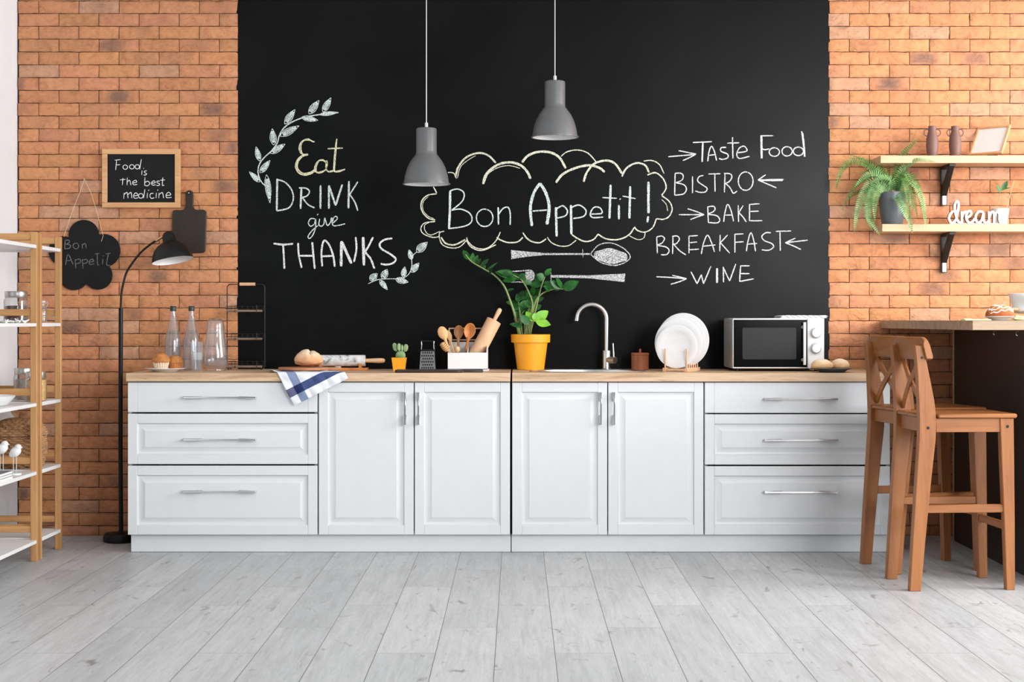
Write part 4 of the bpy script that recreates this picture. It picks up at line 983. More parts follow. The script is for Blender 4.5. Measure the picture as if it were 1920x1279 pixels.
# striped towel over the edge: cloth corner hangs, the rest lies on the worktop
YTW = -.6165; s_ = S(YTW)
cor = Vector(P(551.5, 761, YTW)); e1 = (P(519, 697, YTW)-cor).normalized(); e2 = Vector((-e1.z, 0, e1.x)); e2 = e2 if e2.x > 0 else -e2
g = MB(); N = 64; Lc = .40; g.uv = []; zed = ZW+.003
keep = {}; vs = []
def cloth(u, v):
    p = cor+e2*u+e1*v
    wob = .0035*math.sin(u*38-v*21)+.002*math.sin(u*85+v*50)
    if p.z <= zed-.004: return Vector((p.x, YTW-.001-abs(wob)*1.4*min(1, (zed-p.z)/.03), p.z)), 0
    d = p.z-(zed-.004); q = min(d/.012, 1)*math.pi/2
    if d < .012: return Vector((p.x, YTW+.0076*(1-math.cos(q)), zed-.004+.0058*math.sin(q)-.001)), d
    return Vector((p.x, YTW+.0076+(d-.012), zed+.0008+abs(noise.noise(Vector((u*22, v*22, 1))))*.004*min(1, (d-.012)/.03)+(.008*max(0, 1-abs(u-.0)/.03)*min(1, (d-.03)/.05) if d > .03 else 0))), d
for j in range(N+1):
    for i in range(N+1):
        u, v = Lc*.72*i/N, Lc*j/N; p, d = cloth(u, v); keep[(i, j)] = d <= .23
        vs.append(p); g.uv.append((u, v))
fs = []
for j in range(N):
    for i in range(N):
        if all(keep[k_] for k_ in ((i, j), (i+1, j), (i+1, j+1), (i, j+1))): fs.append((j*(N+1)+i, j*(N+1)+i+1, (j+1)*(N+1)+i+1, (j+1)*(N+1)+i))
used = sorted({k_ for f in fs for k_ in f}); mp = {k_: n_ for n_, k_ in enumerate(used)}
uvs = [g.uv[k_] for k_ in used]; g.add([vs[k_] for k_ in used], [tuple(mp[k_] for k_ in f) for f in fs]); g.uv = uvs
o = g.build('tea_towel', M['towel'], loc=(cor.x, YTW, ZW), smooth=70); setp(o, 'white and blue striped tea towel hanging over the worktop edge', 'towel')
md = o.modifiers.new('thickness', 'SOLIDIFY'); md.thickness = .0012; md.offset = 1

# round board with bread, marble rolling pin on its cradle
ZC = ZW+.009; Y = -.44
t = thing('round_cutting_board', 'brown round cutting board with a ringed handle under the bread loaf', 'cutting board', (wx(575, Y), Y, ZC))
xc = wx(570, Y); hw = wx(619, Y)-xc; o_ = []
for k in range(40):
    a = R(14+332*k/39); o_.append((xc+hw*math.cos(a)*.98, Y+.105*math.sin(a)))
o_ += [(xc+hw+.045, Y-.018), (xc+hw+.055, Y-.008), (xc+hw+.055, Y+.008), (xc+hw+.045, Y+.018)]
Mh = Matrix(((1, 0, 0, 0), (0, 0, 1, 0), (0, 1, 0, 0), (0, 0, 0, 1))); Mh[2][3] = ZC
g = MB(); g.prism(o_, Mh, .014, .003); g.build('board', M['walnut'], t)
rc = Vector((xc+hw+.038, Y, ZC+.0155)); g = MB(); g.tube([rc+Vector((.013*math.cos(R(20*i)), .013*math.sin(R(20*i)), 0)) for i in range(18)], .0022, 8, closed=True); g.build('metal_ring', M['silver'], t)
zB = ZC+.014
def loafshape(v, d):
    z = v.z if v.z > 0 else v.z*.55
    cr = math.exp(-((d.x-.08+.10*d.y)/.055)**2)*.010*max(d.z+.2, 0)
    return Vector((v.x, v.y, z-cr+(.007 if d.x < .06 and d.z > .2 else 0)*min(1, max(d.z, 0))))
c0 = P(579, 0, Y); X = c0.x
g = MB(); g.blob((X, Y, zB+.0305), (.0705, .056, .0500), .10, 2.2, 11, 48, shape=loafshape)
setp(g.build('bread_loaf', M['bread'], loc=(X, Y, zB), smooth=60), 'crusty split bread loaf on the round cutting board', 'bread')
Y = -.2; s_ = S(Y); X0, X1 = wx(594, Y), wx(685, Y); zr = ZW+.020+.0285
t = thing('rolling_pin_cradle', 'orange-brown wooden cradle under the marble rolling pin', 'stand', ((X0+X1)/2, Y, ZW))
g = MB(); g.box((wx(588, Y), Y-.04, ZW), (wx(690, Y), Y+.04, ZW+.013), .002)
for x_ in (wx(600, Y), wx(674, Y)): g.prism([(Y-.035, ZW+.013), (Y-.035, ZW+.034), (Y-.026, ZW+.034), (Y-.018, ZW+.0245), (Y, ZW+.0195), (Y+.018, ZW+.0245), (Y+.026, ZW+.034), (Y+.035, ZW+.034), (Y+.035, ZW+.013)], Matrix(((0, 1, 0, x_), (1, 0, 0, 0), (0, 0, 1, 0), (0, 0, 0, 1))), .012)
g.build('cradle_body', M['olive'], t)
def rolling(t, a, b_, r, hl, hr, bmat, hmat):
    a = Vector(a); b_ = Vector(b_); d = (b_-a).normalized(); q = d.to_track_quat('Z', 'Y').to_matrix().to_4x4(); L = (b_-a).length
    g = MB(); g.lathe([(0, 0), (r-.002, 0), (r, .002), (r, L-.002), (r-.002, L), (0, L)], a, 36, M=q); g.build('roller', bmat, t)
    for e, sg in ((a, -1), (b_, 1)):
        qq = (d*sg).to_track_quat('Z', 'Y').to_matrix().to_4x4()
        g = MB(); g.lathe([(hr*.75, .0), (hr*.8, .012), (hr*.85, .03), (hr, hl*.7), (hr*.95, hl*.9), (hr*.6, hl), (0, hl*1.01)], e, 20, M=qq); g.build('handle', hmat, t, label='pale wooden handle' if bmat is M['marble'] else None)
t = thing('marble_rolling_pin', 'white marble rolling pin with wooden handles behind the bread', 'rolling pin', ((X0+X1)/2, Y, zr))
M['beech_x'] = wood('beech_handle', lin(226, 182, 142), lin(206, 158, 118), 0, 6, .5, 14)
rolling(t, (X0, Y, zr), (X1, Y, zr), .0285, .098, .0125, M['marble'], M['beech_x'])

# cactus
Y = -.3; s_ = S(Y); X = wx(748.5, Y)
t = thing('potted_cactus', 'small prickly pear cactus in a square yellow pot', 'plant', (X, Y, ZW))
def taper(g, x, y, z0, z1, a, b_, th=0):
    vs = [(x+sx*r0, y+sy*r0, z) for (r0, z) in ((a, z0), (b_, z1)) for sx, sy in ((-1, -1), (1, -1), (1, 1), (-1, 1))]
    vs += [(x+sx*r0, y+sy*r0, z) for (r0, z) in ((b_-.003, z1), (b_-.004, z1-.008)) for sx, sy in ((-1, -1), (1, -1), (1, 1), (-1, 1))]
    fs = [(3, 2, 1, 0)]+[(i*4+k, i*4+(k+1) % 4, i*4+4+(k+1) % 4, i*4+4+k) for i in range(3) for k in range(4)]
    return g.add(vs, fs)
hp = 25/s_
g = MB(); taper(g, X, Y, ZW, ZW+hp, 10.2/s_, 13.4/s_); g.build('pot', M['yellow'], t, smooth=0)
g = MB(); rp = 12.6/s_; g.box((X-rp, Y-rp, ZW+hp-.010), (X+rp, Y+rp, ZW+hp-.0065), 0); g.build('soil', M['soil'], t)
def pad(c0, rx, rz, tilt, yaw, nm='pad'):
    q = Matrix.Rotation(R(yaw), 4, 'Z') @ Matrix.Rotation(R(tilt), 4, 'Y')
    g = MB(); g.blob(c0, (rx, rx*.42, rz), .03, 3, 1, 22, M=q)
    for i in range(40):
        a = i*2.399; rr = math.sqrt((i+.5)/40); dx, dz = rx*rr*.93*math.cos(a), rz*rr*.93*math.sin(a)
        yy = rx*.42*math.sqrt(max(0, 1-rr*rr*.86))
        for sgn_ in (-1,): g.blob(Vector(c0)+q @ Vector((dx, sgn_*yy, dz)), (.0008, .0008, .0008), 0, 1, 0, 6, mi=1)
    g.build(nm, [M['cactus'], M['paper']], t, smooth=60)
pp = lambda px, py, dy=0: tuple(P(px, py, Y+dy))
pad(pp(751, 667), 9.4/s_, 9.5/s_, 0, 0); pad(pp(741, 651), 5.0/s_, 8.2/s_, -18, 15); pad(pp(748.5, 651, -.006), 4.2/s_, 7.4/s_, -5, 30)
pad(pp(754, 653, -.004), 2.6/s_, 7.0/s_, 0, 60); pad(pp(760.5, 652.5), 5.0/s_, 7.4/s_, 12, -15)

# dark paddle board lying at the edge
Y = -.505; o_ = rrect(wx(742, Y), Y-.075, wx(866, Y), Y+.075, .02)
x1_ = wx(866, Y); xe = wx(906, Y); ins = [(x1_, Y-.03), (x1_+.012, Y-.018), (xe-.012, Y-.018), (xe-.003, Y-.012), (xe, Y), (xe-.003, Y+.012), (xe-.012, Y+.018), (x1_+.012, Y+.018), (x1_, Y+.03)]
i0 = 6; o_ = o_[:i0]+ins+o_[i0:]
Mh2 = Mh.copy(); Mh2[2][3] = ZW
g = MB(); g.prism(o_, Mh2, .013, .003); t = thing('paddle_board', 'dark wooden paddle board lying flat before the grater', 'cutting board', (wx(820, Y), Y, ZW))
g.build('board', M['darkwood_x'], t); MB().lathe([(0, .0002), (.006, .0002), (.0062, .0006), (0, .0007)], (xe-.015, Y, ZW+.013), 16).build('hanging_hole', M['hole'], t)

# box grater
Y = -.22; s_ = S(Y); X = wx(802, Y)
t = thing('box_grater', 'steel box grater with a wire handle between cactus and utensil box', 'grater', (X, Y, ZW))
g = MB(); zt_ = ZW+36/s_; a_, b2 = 15/s_, 12.6/s_
vs = [(X+sx*r0, Y+sy*r0*.7, z) for (r0, z) in ((a_, ZW+.0005), (b2, zt_)) for sx, sy in ((-1, -1), (1, -1), (1, 1), (-1, 1))]
g.add(vs, [(3, 2, 1, 0), (4, 5, 6, 7)]+[(k, (k+1) % 4, 4+(k+1) % 4, 4+k) for k in range(4)]); gb = g.build('grater_body', M['grate'], t, smooth=0)
g = MB(); g2 = MB()
for r_i in range(6):
    z = ZW+(4+r_i*5.6)/s_; n_ = 5 if r_i % 2 else 6; fr_ = (z-ZW)/(zt_-ZW); hw_ = a_+(b2-a_)*fr_; yf = Y-hw_*.7
    for c_i in range(n_):
        xx = X+(c_i-(n_-1)/2)*4.1/s_
        g.box((xx-.0036, yf-.0012, z-.0005), (xx+.0036, yf+.0005, z+.0072), .0004); g2.box((xx-.0036, yf-.0030, z-.0032), (xx+.0030, yf, z-.0002), .0008)
g.build('grater_holes', M['hole'], gb, smooth=0); g2.build('grater_teeth', M['grate'], gb, smooth=0)
MB().box((X-b2-.001, Y-b2*.7-.001, zt_), (X+b2+.001, Y+b2*.7+.001, zt_+.010), .002).build('top_cap', M['blackmetal'], t)
xa, xb = wx(790.5, Y), wx(813.5, Y); zh = P(0, 640, Y).z
g = MB(); g.tube(smooth_pts([(xa-.002, Y, zt_+.004), (xa, Y, zh-.02), (xa, Y, zh-.004), (xa+.006, Y, zh), (xb-.006, Y, zh), (xb, Y, zh-.004), (xb, Y, zh-.02), (xb+.002, Y, zt_+.004)], 4), .003, 8); g.build('handle', M['chrome'], t)
MB().tube([(xa+.001, Y, zh), (xb-.001, Y, zh)], .0050, 10).build('handle_grip', M['blackmetal'], t)

# utensil box
YF_, YB_ = -.29, -.10
X0, X1 = wx(839.5, YF_), wx(914, YF_); zf, zbk = P(0, 661.5, YF_).z, P(0, 641, YB_).z; w5 = .005
t = thing('utensil_box', 'white divided utensil box with a wooden carrying frame', 'container', ((X0+X1)/2, -.19, ZW))
g = MB(); zb0 = ZW+.006
g.box((X0, YF_, zb0), (X1, YF_+w5, zf), .001); g.box((X0, YB_-w5, zb0), (X1, YB_, zbk), .001); g.box((X0, YF_, zb0), (X1, YB_, zb0+w5), .001)
MY = Matrix(((0, 1, 0, 0), (1, 0, 0, 0), (0, 0, 1, 0), (0, 0, 0, 1)))
for x_ in (X0, X1-w5, wx(876.5, YF_)-w5/2):
    mm = MY.copy(); mm[0][3] = x_; zfr = zf if x_ != X1-w5 else zf+.012
    g.prism([(YF_+w5*.5, zb0+.001), (YB_-w5*.5, zb0+.001), (YB_-w5*.5, zbk-.001), (YF_+.05, zfr+.018 if x_ == X1-w5 else zfr+.01), (YF_+w5*.5, zfr)], mm, w5)
g.box((X0-.004, YF_-.004, ZW), (X1+.006, YB_+.004, zb0), .001)
g.build('box_body', M['white'], t)
g = MB(); ya = YB_-.012; zl, zh = P(0, 637.5, ya).z, P(0, 616, ya).z; xa, xb = wx(841, ya), wx(911, ya)
for z in (zl, zh): g.box((xa, ya-.006, z-.0035), (xb, ya+.006, z+.0035), .002)
for x_ in (xa, xb-.007): g.box((x_, ya-.006, zbk-.04), (x_+.007, ya+.006, zh), .002)
g.build('carry_frame', M['beech'], t)
zin = zb0+w5+.001
def stick(px0, py0, px1, py1, Y0, Y1, r): return [P(px0, py0, Y0), P(px1, py1, Y1)], r
def spoon(name, label, bowl_c, rx, rz, tilt, tip, Yb, Yt, mat, conc=True, slot=False):
    b0 = P(bowl_c[0], bowl_c[1], Yb); e = P(tip[0], tip[1], Yt); s0 = S(Yb); rx /= s0; rz /= s0
    t = thing(name, label, 'utensil', e, 'wooden utensils in the box')
    ax = (b0-e).normalized(); q = Matrix((Vector((1, 0, 0)), Vector((0, 1, 0)), Vector((0, 0, 1)))).to_4x4()
    sd = Vector((ax.z, 0, -ax.x)).normalized(); fr = ax.cross(sd); fr = fr if fr.y < 0 else -fr
    B = Matrix((sd, fr, ax)).transposed().to_4x4()
    def shp(v, d):
        u = d.z; nar = 1-.28*max(-u, 0)**1.5; y = v.y
        if conc and d.y > .05: y = v.y*.10-.52*rx*max(0, 1-(d.x**2+d.z**2)*1.2)
        return Vector((v.x*nar, y, v.z))
    g = MB(); g.blob(b0, (rx, rx*(.66 if conc else .36), rz), .0, 1, 0, 40, M=B, shape=shp); g.build('spoon_bowl' if conc else 'spatula_blade', mat, t, smooth=60)
    g = MB(); j = b0-ax*rz*.86; g.tube([j+ax*rz*.10, j, j.lerp(e, .12), j.lerp(e, .4), e], [rx*.30, rx*.34, .0066, .0056, .0052], 12); g.build('handle', mat, t)
M['lightwood'] = wood('light_spoon_wood', lin(228, 180, 126), lin(208, 156, 102), 2, 6, .5, 12)
spoon('wooden_spoon', 'pale wooden spoon seen from its back, leaning far left', (830.5, 625), 9.4, 13.5, 0, (852, 684), -.21, -.225, M['lightwood'], False)
spoon('wooden_spatula', 'narrow pale wooden spatula behind the leaning spoon', (842, 630), 5.4, 11, 0, (858, 680), -.155, -.17, M['lightwood'], False)
spoon('wooden_spoon', 'brown deep wooden spoon in the middle of the utensil box', (860, 623), 9.2, 13, 0, (857.5, 684), -.17, -.18, M['brownwood'])
spoon('wooden_spoon', 'orange-brown wooden spoon right of the deep brown one', (880.5, 621), 11.0, 15.5, 0, (869, 684), -.2, -.2, M['olive'])
def dipper(a, b_, Ya, Yb, rings, label, mat, name):
    A0, B0 = P(*a, Ya), P(*b_, Yb); d = (A0-B0).normalized(); q = d.to_track_quat('Z', 'Y').to_matrix().to_4x4(); s0 = S(Ya)
    t = thing(name, label, 'utensil', B0, 'wooden utensils in the box'); g = MB()
    if rings:
        pr = [(0, -9/s0)]
        for i in range(5): z = (-9+i*3.6)/s0; rr = (4.8+1.8*math.sin(math.pi*(i+.5)/5))/s0; pr += [(rr, z), (rr, z+2.2/s0), (rr*.62, z+2.3/s0), (rr*.62, z+3.5/s0)]
        pr += [(0, 9.2/s0)]; g.lathe(pr, A0, 20, M=q)
    else: g.blob(A0, (5.6/s0, 5.6/s0, 7.2/s0), .02, 1, 0, 20, M=q)
    g.build('dipper_head' if rings else 'pestle_head', mat, t); MB().tube([A0-d*7/s0, B0], .0045, 10).build('handle', mat, t)
dipper((833.5, 650), (853, 674), -.285, -.265, True, 'ridged wooden honey dipper sticking out left of the utensil box', M['lightwood'], 'honey_dipper')
dipper((857, 655), (855, 674), -.293, -.21, False, 'wooden pestle with a rounded head over the front rim of the box', M['beech'], 'wooden_pestle')
a0, b0 = P(890.5, 670, -.2), P(926.5, 601, -.175)
t = thing('wooden_rolling_pin', 'pale wooden rolling pin leaning out of the utensil box', 'rolling pin', a0)
rolling(t, a0, b0, 14.2/S(-.19), .068, .0125, M['beech'], M['beech'])
t.children[1].name = 'handle'

# ------------------------------------------------------------------ plant in the yellow pot
Y = -.125; s_ = S(Y); X = wx(995, Y); k = 1/s_; zt_ = P(0, 627, Y).z; hP = zt_-ZW
t = thing('potted_plant', 'glossy-leaved green plant in a round yellow pot beside the sink', 'plant', (X, Y, ZW))
g = MB(); g.lathe([(0, .0003), (24*k, .0003), (25.2*k, .002), (31.5*k, hP-16*k), (33.2*k, hP-15.5*k), (36.3*k, hP-15*k), (36.8*k, hP-.5*k), (36*k, hP), (34*k, hP), (33*k, hP-4*k), (32*k, hP-16*k), (0, hP-16*k)], (X, Y, ZW), 56); g.build('pot', M['yellow'], t, smooth=35)
MB().lathe([(33*k, hP-8*k), (20*k, hP-5*k), (0, hP-4.5*k)], (X, Y, ZW), 32).build('soil', M['soil'], t)
Zc = conv((840, 440), 4.567); rnd = random.Random(2)
def zz(path, leaves, dy, r=.0055, young=()):
    """one stem with its leaves; dy moves the top toward (-) or away from (+) the viewer"""
    n_ = len(path); pts = []
    for i, p in enumerate(path): q_ = Zc(p); pts.append(P(q_[0], q_[1], Y+dy*(i/(n_-1))-.01))
    b0 = pts[0]; b0.x = X+(b0.x-X)*.8
    pts[0] = Vector((b0.x, Y+rnd.uniform(-.015, .015), ZW+hP-.02))
    sm = smooth_pts(pts, 5); g = MB(); g.tube(sm, [r*(1-.65*i/len(sm)) for i in range(len(sm))], 8); st = g.build('stem', M['zzstem'], t)
    g = MB(); ys = Y+dy-.01
    for lf in leaves:
        (a, b_, wd) = lf[:3]; qa, qb = Zc(a), Zc(b_)
        A0 = P(*qa, ys); dd = rnd.uniform(-.035, .035); B0 = P(*qb, ys); B0.y += dd
        near = min(sm, key=lambda q_: (q_-A0).length); A0.y = near.y
        g.leaf(A0, B0, wd*1.22/4.567/s_, (rnd.uniform(-.3, .3), -1, rnd.uniform(.1, .6)), .2, rnd.uniform(-.05, .15), 8, .85)
    g.build('leaves', M['zzyoung'] if young else M['zz'], st, smooth=60)
zz([(590,850),(575,700),(530,560),(480,440),(400,350),(300,290),(200,230),(150,170)], [((185,215),(122,128),44),((205,235),(213,152),34),((225,250),(255,175),32),((250,255),(280,205),30),((272,278),(352,204),30),((325,308),(425,240),17),((300,295),(322,262),20),((355,332),(378,295),26),((215,225),(262,200),26),((505,480),(565,462),22)], -.05, .0065)
zz([(655,850),(720,640),(710,540),(640,400),(560,345)], [((575,360),(405,322),72),((545,350),(492,296),46),((590,370),(468,396),52),((600,370),(668,338),38),((640,400),(652,345),40),((560,345),(425,318),44),((610,385),(560,330),50),((640,395),(720,420),44)], -.04)
zz([(690,850),(760,600),(800,440),(830,360)], [((830,352),(886,288),42),((812,400),(752,330),82),((800,432),(690,420),54),((815,410),(925,447),46),((790,470),(728,525),40),((820,380),(760,345),60),((795,450),(860,400),40)], .02)
zz([(680,850),(740,600),(800,510),(900,468),(985,466)], [((982,466),(1117,402),70),((980,460),(922,362),32),((965,462),(872,395),54),((920,465),(830,398),50),((900,468),(975,430),50),((870,480),(820,440),44)], -.05)
zz([(620,850),(620,720),(612,640),(600,560)], [((604,600),(495,574),46),((606,580),(590,505),42),((612,600),(740,592),34),((604,640),(690,560),54),((600,560),(655,478),50),((604,620),(560,640),40),((606,560),(700,500),44)], .03)
zz([(645,850),(660,740),(700,620),(720,520)], [((690,640),(640,560),48),((705,600),(765,520),46),((715,540),(665,470),46),((720,520),(740,440),46),((700,600),(640,520),50),((690,660),(760,600),40)], .04)
zz([(640,850),(690,700),(730,600),(745,520)], [((700,690),(630,650),50),((712,650),(800,600),50),((725,610),(650,590),54),((735,570),(820,540),46),((742,530),(690,490),48),((745,520),(800,470),46),((740,540),(770,460),46)], .05)
zz([(600,850),(605,760),(620,700),(660,640)], [((612,740),(560,720),34),((620,700),(570,660),40),((640,670),(600,610),44),((660,640),(700,590),46),((650,655),(720,650),40)], .045)
zz([(700,850),(712,800),(716,745)], [((735,742),(862,652),74),((728,742),(668,658),56),((750,742),(880,772),62),((738,735),(745,668),40)], -.06, .0055, True)
zz([(665,850),(680,800),(690,765)], [((700,765),(618,690),60),((640,785),(530,765),42),((690,760),(640,740),30)], -.06, .005)

# ------------------------------------------------------------------ right worktop: canister, dishes, microwave, rolls
Y = -.15; s_ = S(Y); X = wx(1200, Y); k = 1/s_; zl = P(0, 661.5, Y).z-ZW
t = thing('wooden_canister', 'small round reddish wooden canister with a lid beside the dish rack', 'canister', (X, Y, ZW))
g = MB(); g.lathe([(0, .0003), (15.5*k, .0003), (16.3*k, .0015), (16.3*k, zl-5*k), (0, zl-5*k)], (X, Y, ZW), 40); g.build('canister_body', M['acacia'], t, smooth=35)
ld = MB().lathe([(0, zl-4.8*k), (16.4*k, zl-4.8*k), (16.6*k, zl-4*k), (16.6*k, zl-.8*k), (15.9*k, zl), (0, zl)], (X, Y, ZW), 40).build('lid', M['acacia'], t, smooth=35)
MB().lathe([(2.4*k, zl), (2.1*k, zl+2*k), (2.3*k, zl+6*k), (1.6*k, zl+7.4*k), (0, zl+7.5*k)], (X, Y, ZW), 16).build('knob', M['acacia'], ld)

th = R(24); axd = Vector((math.sin(th), math.cos(th), 0)); sdv = Vector((math.cos(th), -math.sin(th), 0))
cen = Vector((wx(1270, -.40), -.40, ZW)); 
t = thing('dish_rack', 'pale wooden peg rack holding the white plates upright', 'rack', cen+axd*.07)
Br = Matrix((sdv, axd, Vector((0, 0, 1)))).transposed().to_4x4(); Br.translation = cen
g_ = []
for sx in (-.055, .055):
    MB().box((sx-.010, -.035, 0), (sx+.010, .165, .019), .002, M=Br).build('rail', M['beech'], t)
    for i in range(6):
        y_ = -.022+i*.034; MB().tube([Br @ Vector((sx, y_, .017)), Br @ Vector((sx, y_, .112 if i in (0,) else .062))], .0042, 10).build('peg', M['beech'], t)
for y_ in (.0-.029, .155): MB().box((-.045, y_-.006, .004), (.045, y_+.006, .014), .002, M=Br).build('crossbar', M['beech'], t)
for i, (r0, lb) in enumerate(((.106, 'smallest white plate, front of the dish rack'), (.123, 'white plate directly behind the smallest one'), (.128, 'white plate third from the front of the rack'), (.135, 'largest white plate at the back of the rack'))):
    zc_ = ZW+.0195+math.sqrt(max(r0*r0-.047**2, 0))-.006 if False else ZW+.0165+r0
    c0 = cen+axd*(-.005+.034*i+.0)+Vector((0, 0, zc_-ZW)); 
    q = (-axd+Vector((0, 0, .05))).to_track_quat('Z', 'Y').to_matrix().to_4x4()
    g = MB(); g.lathe([(0, -.006), (r0*.55, -.006), (r0*.64, -.004), (r0*.98, .008), (r0, .0095), (r0*.985, .0105), (r0*.66, .0005), (r0*.56, -.0025), (0, -.003)], c0, 56, M=q)
    setp(g.build('dinner_plate', M['ceramic'], loc=c0, smooth=50), lb, 'plate', 'white plates in the dish rack')

YM, YMb = -.375, -.055; s_ = S(YM); mx = lambda px: (px-VX)/s_; mz = lambda py: CAMH+(VY-py)/s_
x0_, x1_, z0_, z1_ = mx(1373.5), mx(1545.5), mz(691.5), mz(596.5)
t = thing('microwave_oven', 'silver microwave oven with a black glass door and two dials', 'microwave', ((x0_+x1_)/2, -.22, ZW))
MB().box((x0_, YM+.018, z0_), (x1_, YMb, z1_), .006).build('casing', M['silver'], t)
MB().box((x0_, YM, z0_+.001), (mx(1513.5), YM+.018, z1_-.001), .003).build('door_surround', M['silver'], t)
dr = MB().box((mx(1375.5), YM-.002, mz(688.5)), (mx(1513), YM+.01, mz(599.5)), .001).build('door', M['blackglass'], t, label='black glass door')
g = MB(); g.prism(rrect(mx(1392), mz(674), mz(0)*0+mx(1493), mz(614.5), .008), wallframe(YM-.0028), .0012, .0004); g.build('door_window', M['greyglass'], dr)
g = MB(); xh = mx(1506.5); g.tube([(xh, YM-.03, mz(684)), (xh, YM-.03, mz(604.5))], .0068, 14); g.build('door_handle', M['white'], dr)
g = MB()
for y_ in (613.5, 675): g.tube([(xh-.004, YM-.001, mz(y_)), (xh, YM-.03, mz(y_))], [.0085, .006], 12)
g.build('handle_mount', M['silver'], dr)
cp = MB().box((mx(1514), YM, z0_+.001), (x1_, YM+.018, z1_-.001), .003).build('control_panel', M['white'], t, label='white control panel')
for y_ in (624, 653):
    c0 = (mx(1529.5), YM, mz(y_)); q = Matrix.Rotation(R(90), 4, 'X')
    g = MB(); g.lathe([(.0285, 0), (.0285, .003), (.0245, .005), (.0225, .020), (.0205, .022), (0, .0215)], c0, 36, M=q); g.build('dial', M['silver'], cp)
    g = MB(); g.lathe([(.0175, .0216), (.0168, .0236), (0, .0238)], c0, 30, M=q); g.build('dial_face', M['white'], cp)
    g = MB()
    for i in range(13):
        a = R(-30+i*20) if y_ == 624 else R(150+i*14); r0 = .034; cc = Vector((c0[0]+r0*math.cos(a), YM-.0004, c0[2]+r0*math.sin(a)))
        g.box((cc.x-.0016, YM-.0005, cc.z-.0007), (cc.x+.0016, YM-.0001, cc.z+.0007), 0)
    g.build('dial_markings', M['greyprint'], cp)
g = MB()
for i in range(5):
    for j in range(9): yy = YM+.05+i*.018; zz_ = z0_+.035+j*.0105; g.box((x0_-.0006, yy, zz_), (x0_+.001, yy+.006, zz_+.0045), 0)
g.build('side_vent', M['greyprint'], t)
for a in (x0_+.03, x1_-.03):
    for b_ in (YM+.05, YMb-.04): MB().lathe(cyl_prof(.012, ZW, z0_+.001), (a, b_, 0), 14).build('foot', M['blackmetal'], t)
Yc = -.3; zt_ = z1_
t = thing('folded_cloth', 'folded white cloth with grey stitching on top of the microwave', 'cloth', (wx(1502, Yc), -.22, zt_))
g = MB(); a, b_ = wx(1461, Yc), wx(1548, Yc); nx, ny = 40, 8; top = []; 
for lay, (zo, th_) in enumerate(((0, .0042), (.0045, .0042), (.009, .004))):
    vs = []; fs = []
    for sd in (0, 1):
        for j in range(ny+1):
            for i in range(nx+1):
                u = i/nx; e = .5-abs(u-.5); x_ = a+(b_-a)*u+lay*.002; y_ = -.335+.20*j/ny
                wv_ = .0016*noise.noise(Vector((u*9, j*.4, lay))); taper_ = min(1, e*14+.25)
                vs.append((x_, y_, zt_+.0004+zo+(th_ if sd else 0)*taper_+(wv_ if sd and lay == 2 else 0)))
    m_ = (nx+1)*(ny+1)
    for j in range(ny):
        for i in range(nx): o = j*(nx+1)+i; fs += [(o, o+nx+1, o+nx+2, o+1), (m_+o, m_+o+1, m_+o+nx+2, m_+o+nx+1)]
    for i in range(nx): fs += [(i, i+1, m_+i+1, m_+i), (ny*(nx+1)+i, m_+ny*(nx+1)+i, m_+ny*(nx+1)+i+1, ny*(nx+1)+i+1)]
    for j in range(ny): fs += [(j*(nx+1), m_+j*(nx+1), m_+(j+1)*(nx+1), (j+1)*(nx+1)), (j*(nx+1)+nx, (j+1)*(nx+1)+nx, m_+(j+1)*(nx+1)+nx, m_+j*(nx+1)+nx)]
    g.add(vs, fs)
g.build('cloth_layers', M['linen'], t, smooth=60)
g = MB()
for i in range(7): xx = a+(b_-a)*(.14+.12*i); g.tube([(xx-.012, -.3356, zt_+.0128), (xx+.012, -.3356, zt_+.0015)], .0010, 5)
g.build('stitching', M['black_stripe'], t)
small_plate(1560, -.497, .103, ZW, 'dark grey plate with two bread rolls at the worktop end', 'greypot', 'dark_plate', .021)
for px_, Y, rx, rz, sd, lb in ((1541, -.515, .054, .036, 3, 'round floury bread roll, left one on the dark plate'), (1574.5, -.475, .047, .036, 9, 'round floury bread roll, right one on the dark plate')):
    X = wx(px_, Y); g = MB(); g.blob((X, Y, ZW+.0295), (rx, rx*.75 if sd == 3 else rx*.9, rz), .06, 2.5, sd, 36, shape=lambda v, d: Vector((v.x, v.y, v.z if v.z > 0 else v.z*.55)))
    setp(g.build('bread_roll', M['roll'], loc=(X, Y, ZW+.02), smooth=60), lb, 'bread', 'bread rolls on the dark plate')

# ------------------------------------------------------------------ right wall shelves
YSF = -.188; ss = S(YSF); ZU, ZLs = CAMH+(VY-291.5)/ss, CAMH+(VY-420)/ss
def wall_shelf(px, z, label):
    X = (px-VX)/ss; t = thing('wall_shelf', label, 'shelf', (X, -.1, z), 'pale wooden wall shelves')
    MB().box((X, YSF, z-.0385), (3.3, -.004, z), .0015).build('shelf_board', M['pine'], t)
    for bx in ((1788-VX)/ss, (1788-VX)/ss+.95):
        br = MB(); zz_ = z-.0387
        br.box((bx-.016, YSF+.018, zz_-.014), (bx+.016, -.005, zz_), .0015)
        br.box((bx-.016, -.016, zz_-.20), (bx+.016, -.005, zz_-.014), .0015)
        br.prism([(YSF+.03, zz_-.014), (YSF+.062, zz_-.014), (-.016, zz_-.105), (-.016, zz_-.155)], Matrix(((0, 1, 0, bx-.013), (1, 0, 0, 0), (0, 0, 1, 0), (0, 0, 0, 1))), .026, .002)
        b_ = br.build('bracket', M['darkmetal'], t, label='black folding bracket')
        g = MB(); g.box((bx-.010, -.0205, zz_-.198), (bx+.012, -.0165, zz_-.11), .001); g.tube([(bx, -.026, zz_-.115), (bx, -.034, zz_-.115)], .009, 12); g.build('bracket_slider', M['grate'], b_)
